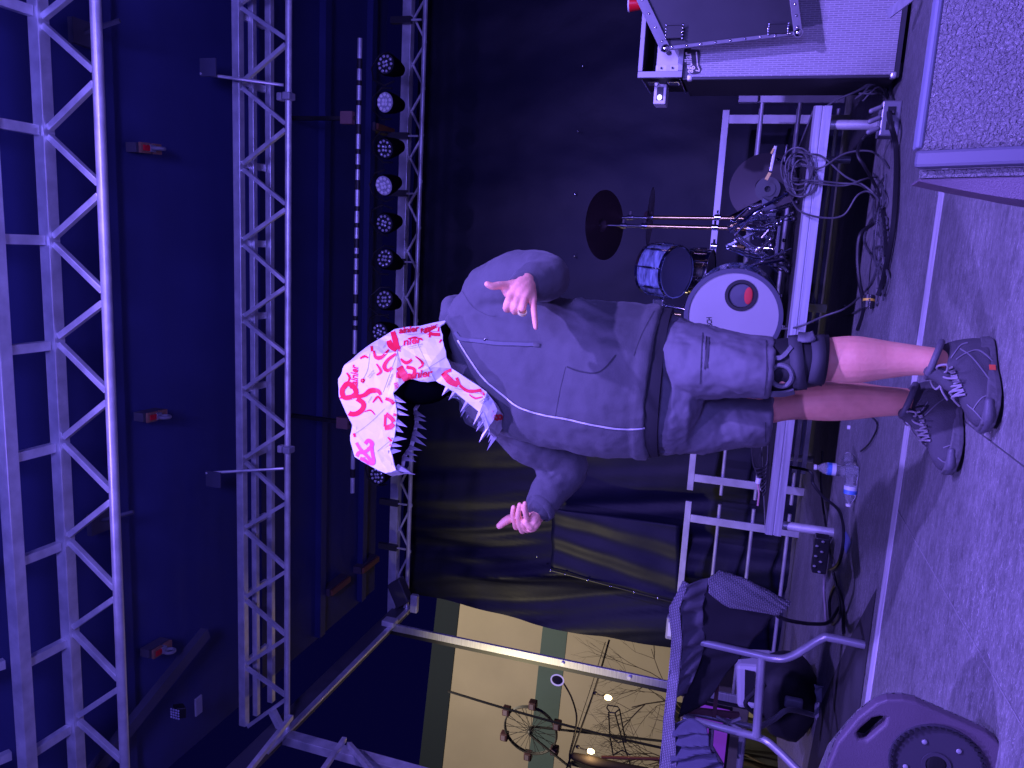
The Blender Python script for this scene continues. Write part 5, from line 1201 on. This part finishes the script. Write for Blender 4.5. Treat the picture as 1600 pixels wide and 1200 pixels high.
cable([G(1320,478,.01), G(1310,485,.01), G(1325,492,.01), G(1352,478,.01)], .006, 'short grey cable loop beside the yellow taped plug')
cable([G(1378,328,.01), G(1360,345,.01), G(1350,375,.01), G(1362,400,.01), G(1370,412,.01)], .006, 'small grey cable loop lying on floor right of the plug')
tang = []
for i in range(12):
    y0_ = 265+random.uniform(0, 150); pts = [G(1374+random.uniform(-10, 14), y0_+j*random.uniform(14, 30), .008+.01*random.random()) for j in range(5)]
    tang.append((pts, i))
m_ = MB()
for pts, i in tang: m_.tube(smoothpts(pts, 7), .005, 7)
o = m_.build('tangled_cables', cable_m, None, smooth=True); tag(o, 'tangle of thin cables along the floor behind the yellow taped plug', 'cables'); o['kind'] = 'stuff'
m2_ = MB()
for i in range(5):
    pts = [P(1345+random.uniform(-10,10), 150+random.uniform(-10,10), 4.6), P(1362+random.uniform(-12,12), 135+random.uniform(-12,12), 4.6), G(1388, 150+random.uniform(-15,15), .02), G(1396, 175, .04)]
    m2_.tube(smoothpts(pts, 7), .005, 7)
o = m2_.build('tangled_cables', cable_m, None, smooth=True); tag(o, 'loose cable loops between the bass cabinet foot and grey outlet box', 'cables'); o['kind'] = 'stuff'
cable([P(1275,183,4.9), P(1300,160,4.7), P(1340,142,4.6), P(1370,128,4.6)], .006, 'grey cable stretched from riser corner toward the bass cabinet')
m_ = MB()
for i in range(8):
    yo = 712+i*2; dp = 18+i*3.5; pts = [P(1172+dp*.1+i*1.6, 690, 4.78), P(1178+i*2, yo+dp*.9, 4.75), P(1188+i*.6, yo+dp*1.1, 4.74), P(1198, yo+dp*.7, 4.76), P(1200, 690, 4.78)]
    m_.tube(smoothpts(pts, 6), .006, 7)
o = m_.build('cable_bundle', blackcable, None, smooth=True); tag(o, 'bundle of black cable loops on the riser left of the shorts', 'cable')
q = P(1186, 747, 4.74); t = thing('cable_connector', 'white cable connector at the end of the black loops on the riser', 'connector', q)
MB().tube([q, P(1184, 755, 4.74)], .016, 12).build('white_sleeve', white_pl, t, smooth=True); MB().tube([P(1184, 755, 4.74), P(1186, 772, 4.72), P(1184, 790, 4.72)], .006, 8).build('tail', mat('pink lead', (.5,.25,.3), .5), t)
cable([P(1195,725,5.2), P(1262,735,4.9), P(1270,755,4.9), P(1285,775,4.8), G(1312,800,.01), G(1318,840,.01), G(1310,880,.01), G(1296,890,.02)], .009, 'black cable hanging below the riser beside the bottles', blackcable)
cable([P(1285,705,5.2), P(1283,760,5.1), G(1290,820,.01), G(1300,880,.02)], .007, 'thin black cable running straight to the power box', blackcable)
cable([G(1302,895,.02), G(1310,930,.01), G(1313,960,.01), G(1300,975,.01), G(1296,940,.01), G(1306,915,.01), G(1316,945,.01), G(1318,990,.01)], .008, 'black cable coiled on the floor left of the power box', blackcable)
cable([G(1310,950,.01), P(1295,972,3.9), P(1270,975,3.7), P(1235,970,3.5), P(1215,963,3.44)], .009, 'black cable curving from floor up to the draped cloth', blackcable)
cable([G(1290,885,.02), G(1287,920,.01), G(1289,950,.01), G(1290,972,.01)], .006, 'thin pinkish grey cable lying straight on the floor', mat('pale lead', (.35,.3,.34), .5))
cable([P(1340,640,4.2), G(1370,660,.01), G(1360,690,.01), G(1345,705,.01)], .004, 'thin dark wire curving on floor behind the calf', blackcable)
q = G(1328, 668); t = thing('bottle_cap', 'tiny pale cap lying on the floor above the bottles', 'cap', q)
MB().lathe(q, (0,0,1), [(0,.012),(.014,.012),(.014,.004)], 16).build('cap', white_pl, t)

# bottles
clear = mat('clear plastic', (.92,.94,.97), .08, trans=.86); labm = mat('blue label', (.1,.25,.7), .4, var=.5, vscale=30); labw = mat('white label', (.75,.78,.85), .4)
def bottle(name, label, base, axis, L_=.21, lab=True):
    t = thing(name, label, 'water bottle', base, 'clear plastic water bottles on the floor'); ax = Vector(axis).normalized()
    pr = [(0,.024),(.005,.031)]+[(.012+.011*i, .0315 if i % 2 else .029) for i in range(8)]+[(.105,.032),(.15,.032),(.165,.028),(.18,.02),(.19,.0125),(.198,.0125)]
    MB().lathe(base, ax, pr, 24).build('bottle_body', clear, t, smooth=True)
    MB().lathe(base+ax*.198, ax, [(0,.0145),(.013,.0145),(.0132,.004)], 18).build('cap', white_pl, t, smooth=True)
    if lab:
        MB().lathe(base+ax*.105, ax, [(0,.0325),(.02,.0325)], 24, caps=False).build('label', labw, t, smooth=True)
        MB().lathe(base+ax*.1252, ax, [(0,.0326),(.02,.0326)], 24, caps=False).build('label_band', labm, t, smooth=True)
    return t
q = G(1340, 738); bottle('water_bottle', 'clear water bottle standing upright on the floor', q, (0,0,1))
q = G(1342, 725)+Vector((0,-.05,.032)); bottle('water_bottle', 'clear water bottle lying on the floor with its cap toward the left', q, Vector((-1,-.1,0)))
q = G(1338, 728)+Vector((.0,-.1,.033)); bottle('water_bottle', 'clear water bottle lying on the floor with its base toward the viewer', q, Vector((.15,1,0)), lab=False)
# blue paint mark on the deck
m_ = MB(); c_ = [G(1322+dx, 848+dy, .003) for dx, dy in ((-6,-12),(0,-18),(5,-8),(8,0),(4,10),(0,18),(-3,8),(-7,2))]; m_.add(c_, [tuple(range(8))]); o = m_.build('blue_tape_mark', mat('blue tape', (.16,.2,.5), .6)); tag(o, 'scrap of bluish tape stuck on the floor by the platform leg', 'tape')

# ================================================================== outside, through the left opening
wallm = mat('stucco wall', (.42,.36,.28), .9, var=.08, vscale=.8, bump=.1, bscale=12)
grn = mat('green band', (.085,.13,.135), .8, var=.08, vscale=1); grn2 = mat('unlit green parapet', (.012,.02,.034), .9)  # parapet lies out of the light; that shade is in its darker green
b0, b1 = Vector((-9.0, 18.2, 0)), Vector((-24, 15.3, 0))
t = thing('building', 'tan building with green bands lit warm behind the stage opening', 'building', b0)
def wallpiece(z0, z1, m, nm, off=0):
    d = (b1-b0).normalized(); nr = Vector((d.y, -d.x, 0)); nr = nr if nr.y < 0 else -nr; a = b0+nr*off; b = b1+nr*off
    return MB().loft([[a+Vector((0,0,z0)), a+Vector((0,0,z1)), a+Vector((0,4,z1)), a+Vector((0,4,z0))], [b+Vector((0,0,z0)), b+Vector((0,0,z1)), b+Vector((0,4,z1)), b+Vector((0,4,z0))]]).build(nm, m, t)
b0 = Vector((-4.0, 19.0, 0)); b1 = Vector((-24, 15.2, 0))
wallpiece(-1.2, 7.15, wallm, 'wall'); wallpiece(7.152, 7.8, grn2, 'parapet', .05); wallpiece(4.2, 4.85, grn, 'green_band', .02)
# dark barrier before the building
t = thing('dark_barrier', 'black covered fence standing before the tan building', 'fence', (-12, 13, -1.2))
z = P(1045, 1100, 13).z
MB().box((-14, 13, -1.2), (-7.9, 13.1, z)).build('cover', black_f, t)
# ferris wheel ornament
fc = P(829, 1141, 12); t = thing('ferris_wheel', 'small dark ferris wheel with square cabins against the tan building', 'ferris wheel', Vector((fc.x, fc.y, -1.2)))
rr = RD(42, fc); ironm = mat('dark iron', (.02,.018,.02), .6)
pts = [fc+rt*rr*math.cos(a)+up*rr*math.sin(a) for a in [i*2*math.pi/48 for i in range(49)]]
axf = Vector((-.1,-1,0)).normalized(); e1f = Vector((1,-.1,0)).normalized(); e2f = Vector((0,0,1))
cir = lambda r_, a, o_=0: fc+e1f*r_*math.cos(a)+e2f*r_*math.sin(a)+axf*o_
for o_ in (-.02, .02): MB().tube([cir(rr, i*2*math.pi/48, o_) for i in range(49)], .016, 6, caps=False).build('rim', ironm, t, smooth=True)
m_ = MB()
for i in range(30):
    a = i*2*math.pi/30; m_.tube([fc+axf*(.06 if i % 2 else -.06), cir(rr, a, .02 if i % 2 else -.02)], .005, 4)
m_.build('spokes', ironm, t)
MB().ell(fc, e1f*.05, axf*.09, e2f*.05).build('hub', ironm, t, smooth=True)
cabm = mat('purple cabin', (.035,.012,.02), .5)
for i in range(6):
    a = R(57)+i*R(60); q = cir(rr*1.13, a); q = q-Vector((0,0,.0))
    c_ = MB().obox(q, e1f*.075, axf*.07, e2f*.07).build('cabin', cabm, t, bevel=.02)
    MB().obox(q+axf*.072+e2f*.01, e1f*.05, axf*.003, e2f*.035).build('cabin_window', mat('cabin glass', (.12,.09,.13), .3), c_)
ft = P(892, 1192, 12); MB().bar(fc+axf*.1, ft+axf*.1, .03).bar(fc+axf*-.1, Vector((fc.x+.5, fc.y+.3, -1.2)), .03).bar(ft, Vector((ft.x, ft.y, -1.2)), .06).build('support_leg', ironm, t)
# cable across, string lights, round lamp on a stem
def wire(pts, r_, label, name='wire'): 
    o = MB().tube(smoothpts(pts, 6), r_, 6).build(name, blackcable, None, smooth=True); return tag(o, label, 'wire', 'wires outside the opening')
wire([P(700,1080,11), P(800,1110,11), P(930,1145,11), P(1050,1172,11)], .02, 'thick dark cable crossing behind the ferris wheel')
wire([P(952,1000,9), P(930,1075,9), P(897,1168,9), P(880,1215,9)], .012, 'dark string light wire hanging down to the lamp post')
wire([P(946,1003,9.5), P(928,1060,9.5), P(905,1130,9.5), P(892,1175,9.5)], .005, 'thinner grey wire beside the string light wire')
bulb_m = mat('warm bulb', (1,.8,.4), .3, emit=(1,.72,.3), estr=14)
for (x, y, dx, dy, lab) in ((930, 1083, 20, 7, 'upper glowing warm bulb hanging from the string light wire'), (903, 1167, 20, 7, 'lower glowing warm bulb by the post top')):
    a = P(x, y, 9); b = P(x+12, y+5, 9); c_ = P(x+dx, y+dy, 9); t = thing('string_bulb', lab, 'light bulb', a, 'bulbs on the string light wire')
    MB().tube([a, b], .01, 8).ell(a, (.025,0,0), (0,.025,0), (0,0,.03)).tube([b, b.lerp(c_, .4)], [.012, .02], 10).build('socket', blackcable, t, smooth=True)
    MB().ell(c_, (.032,0,0), (0,.032,0), (0,0,.05), 14, 10).build('glass_bulb', bulb_m, t, smooth=True)
    l = bpy.data.lights.new('bulb_light', 'POINT'); l.energy = 4; l.color = (1,.7,.35); l.shadow_soft_size = .05; lo = bpy.data.objects.new('bulb_light', l); COL.objects.link(lo); lo.location = c_+Vector((0,-.09,0))
q = P(871, 1062, 9); t = thing('round_lamp', 'round dark lamp with pale ring on a curved stem', 'lamp', q)
MB().lathe(q, Vector((-.15,-1,-.1)), [(-.05,.05),(0,.08),(.006,.08),(.004,.0)], 32).build('lamp_head', mat('dark lens', (.05,.05,.06), .5), t, smooth=True)
MB().lathe(q+Vector((0,-.006,0)), Vector((-.15,-1,-.1)), [(0,.072),(.012,.076),(.012,.088),(0,.09)], 32, caps=False).build('pale_ring', mat('lit ring', (.75,.72,.85), .3, emit=(.6,.5,1), estr=.5), t, smooth=True)
MB().tube(smoothpts([P(881, 1068, 9), P(893, 1090, 9), P(901, 1120, 9), P(897, 1150, 9), P(890, 1180, 9), P(892, 1205, 9)], 6), .012, 8).build('stem', blackcable, t, smooth=True)
t = thing('lamp_post', 'dark post leaning at lower left under the glowing bulb', 'post', P(1000, 1200, 9))
MB().limb([P(897, 1182, 9), P(925, 1190, 9), P(960, 1197, 9), P(1010, 1208, 9)], [.05, .07, .06, .07]).build('post', mat('dark post', (.03,.02,.015), .8), t, smooth=True)
MB().tube([P(940, 1183, 8.9), P(1040, 1186, 8.9)], .02, 8).build('arm', mat('rusty arm', (.25,.08,.03), .6), t)
# bare tree
def tree(base, hgt, label, seed, spread=.5, depth=6, r0_=.05, lean=(0,0,1)):
    rnd = random.Random(seed); t = thing('bare_tree', label, 'tree', base); tr = MB(); cr_ = MB()
    def grow(p, d, L_, r_, k_):
        pts = [p]; q = p
        for _ in range(3):
            d = (d+Vector((rnd.uniform(-1,1), rnd.uniform(-1,1), rnd.uniform(-.7,1)))*.16).normalized(); q = q+d*L_/3; pts.append(q)
        (tr if k_ > depth-2 else cr_).tube(pts, [r_, r_*.9, r_*.8, r_*.65], 5 if k_ < depth-1 else 8, caps=False)
        if k_ == 0: return
        for _ in range(3 if k_ > 2 else 2):
            nd = (d+Vector((rnd.uniform(-1,1), rnd.uniform(-1,1), rnd.uniform(-.5,.9)))*spread*1.3).normalized(); grow(pts[rnd.randint(2, 3)], nd, L_*rnd.uniform(.62, .85), r_*.62, k_-1)
    grow(base, Vector(lean).normalized(), hgt*.3, r0_, depth)
    m = mat('bark', (.05,.035,.028), .9); tr.build('trunk', m, t); cr_.build('crown', m, t)
b = P(1060, 1165, 12); tree(Vector((b.x-.2, 12, -1.2)), 5.0, 'bare leafless tree with fine twigs in front of the tan building', 5, .6, 6, .035)
b = P(1060, 1190, 12.5); tree(Vector((b.x+.3, 12.5, -1.2)), 3.6, 'lower bare tree with fine twigs beside the dark leaning post', 11, .6, 5, .03)
# wire deer-like ornament -> plain loop frame of wire
ow = MB()
for pl in ([(948,1106),(950,1102),(965,1104),(968,1108),(961,1114),(953,1113),(948,1106)], [(951,1113),(953,1150),(958,1180)], [(961,1114),(968,1140),(975,1165),(985,1195)], [(968,1108),(973,1135),(978,1160)], [(953,1150),(965,1160),(980,1158)], [(958,1180),(972,1172),(985,1180)]):
    ow.tube([P(x, y, 10) for x, y in pl], .01, 6)
o = ow.build('wire_frame_ornament', blackcable, None); tag(o, 'tall wire frame ornament standing before the bare twigs', 'ornament')
# trailer with purple window
TY = 9.0
def rect(mb, x0_, y0_, x1_, y1_, Y, dY):
    a, b = P(x0_, y0_, Y), P(x1_, y1_, Y); mb.box((min(a.x,b.x), Y, min(a.z,b.z)), (max(a.x,b.x), Y+dY, max(a.z,b.z))); return mb
t = thing('trailer', 'pale trailer with a purple lit rounded window seen under the cloth', 'trailer', P(1170, 1140, TY))
a = P(1090, 1078, TY); 
MB().box((a.x-3, TY, P(1172,1100,TY).z), (a.x, TY+1.5, P(1020,1100,TY).z-.35)).build('body', mat('trailer beige', (.4,.36,.28), .6, var=.15, vscale=4), t, bevel=.02)
w0, w1 = P(1105, 1096, TY), P(1143, 1160, TY)
MB().box((w1.x-.8, TY-.02, P(1146,1095,TY).z), (w0.x, TY-.004, P(1085,1100,TY).z)).build('window_frame', black_p, t, bevel=.007)
MB().box((w1.x-.76, TY-.03, P(1142,1095,TY).z), (w0.x-.04, TY-.021, P(1088,1100,TY).z)).build('window_pane', mat('purple lit pane', (.2,.03,.3), .3, emit=(.22,.04,.6), estr=.55), t)
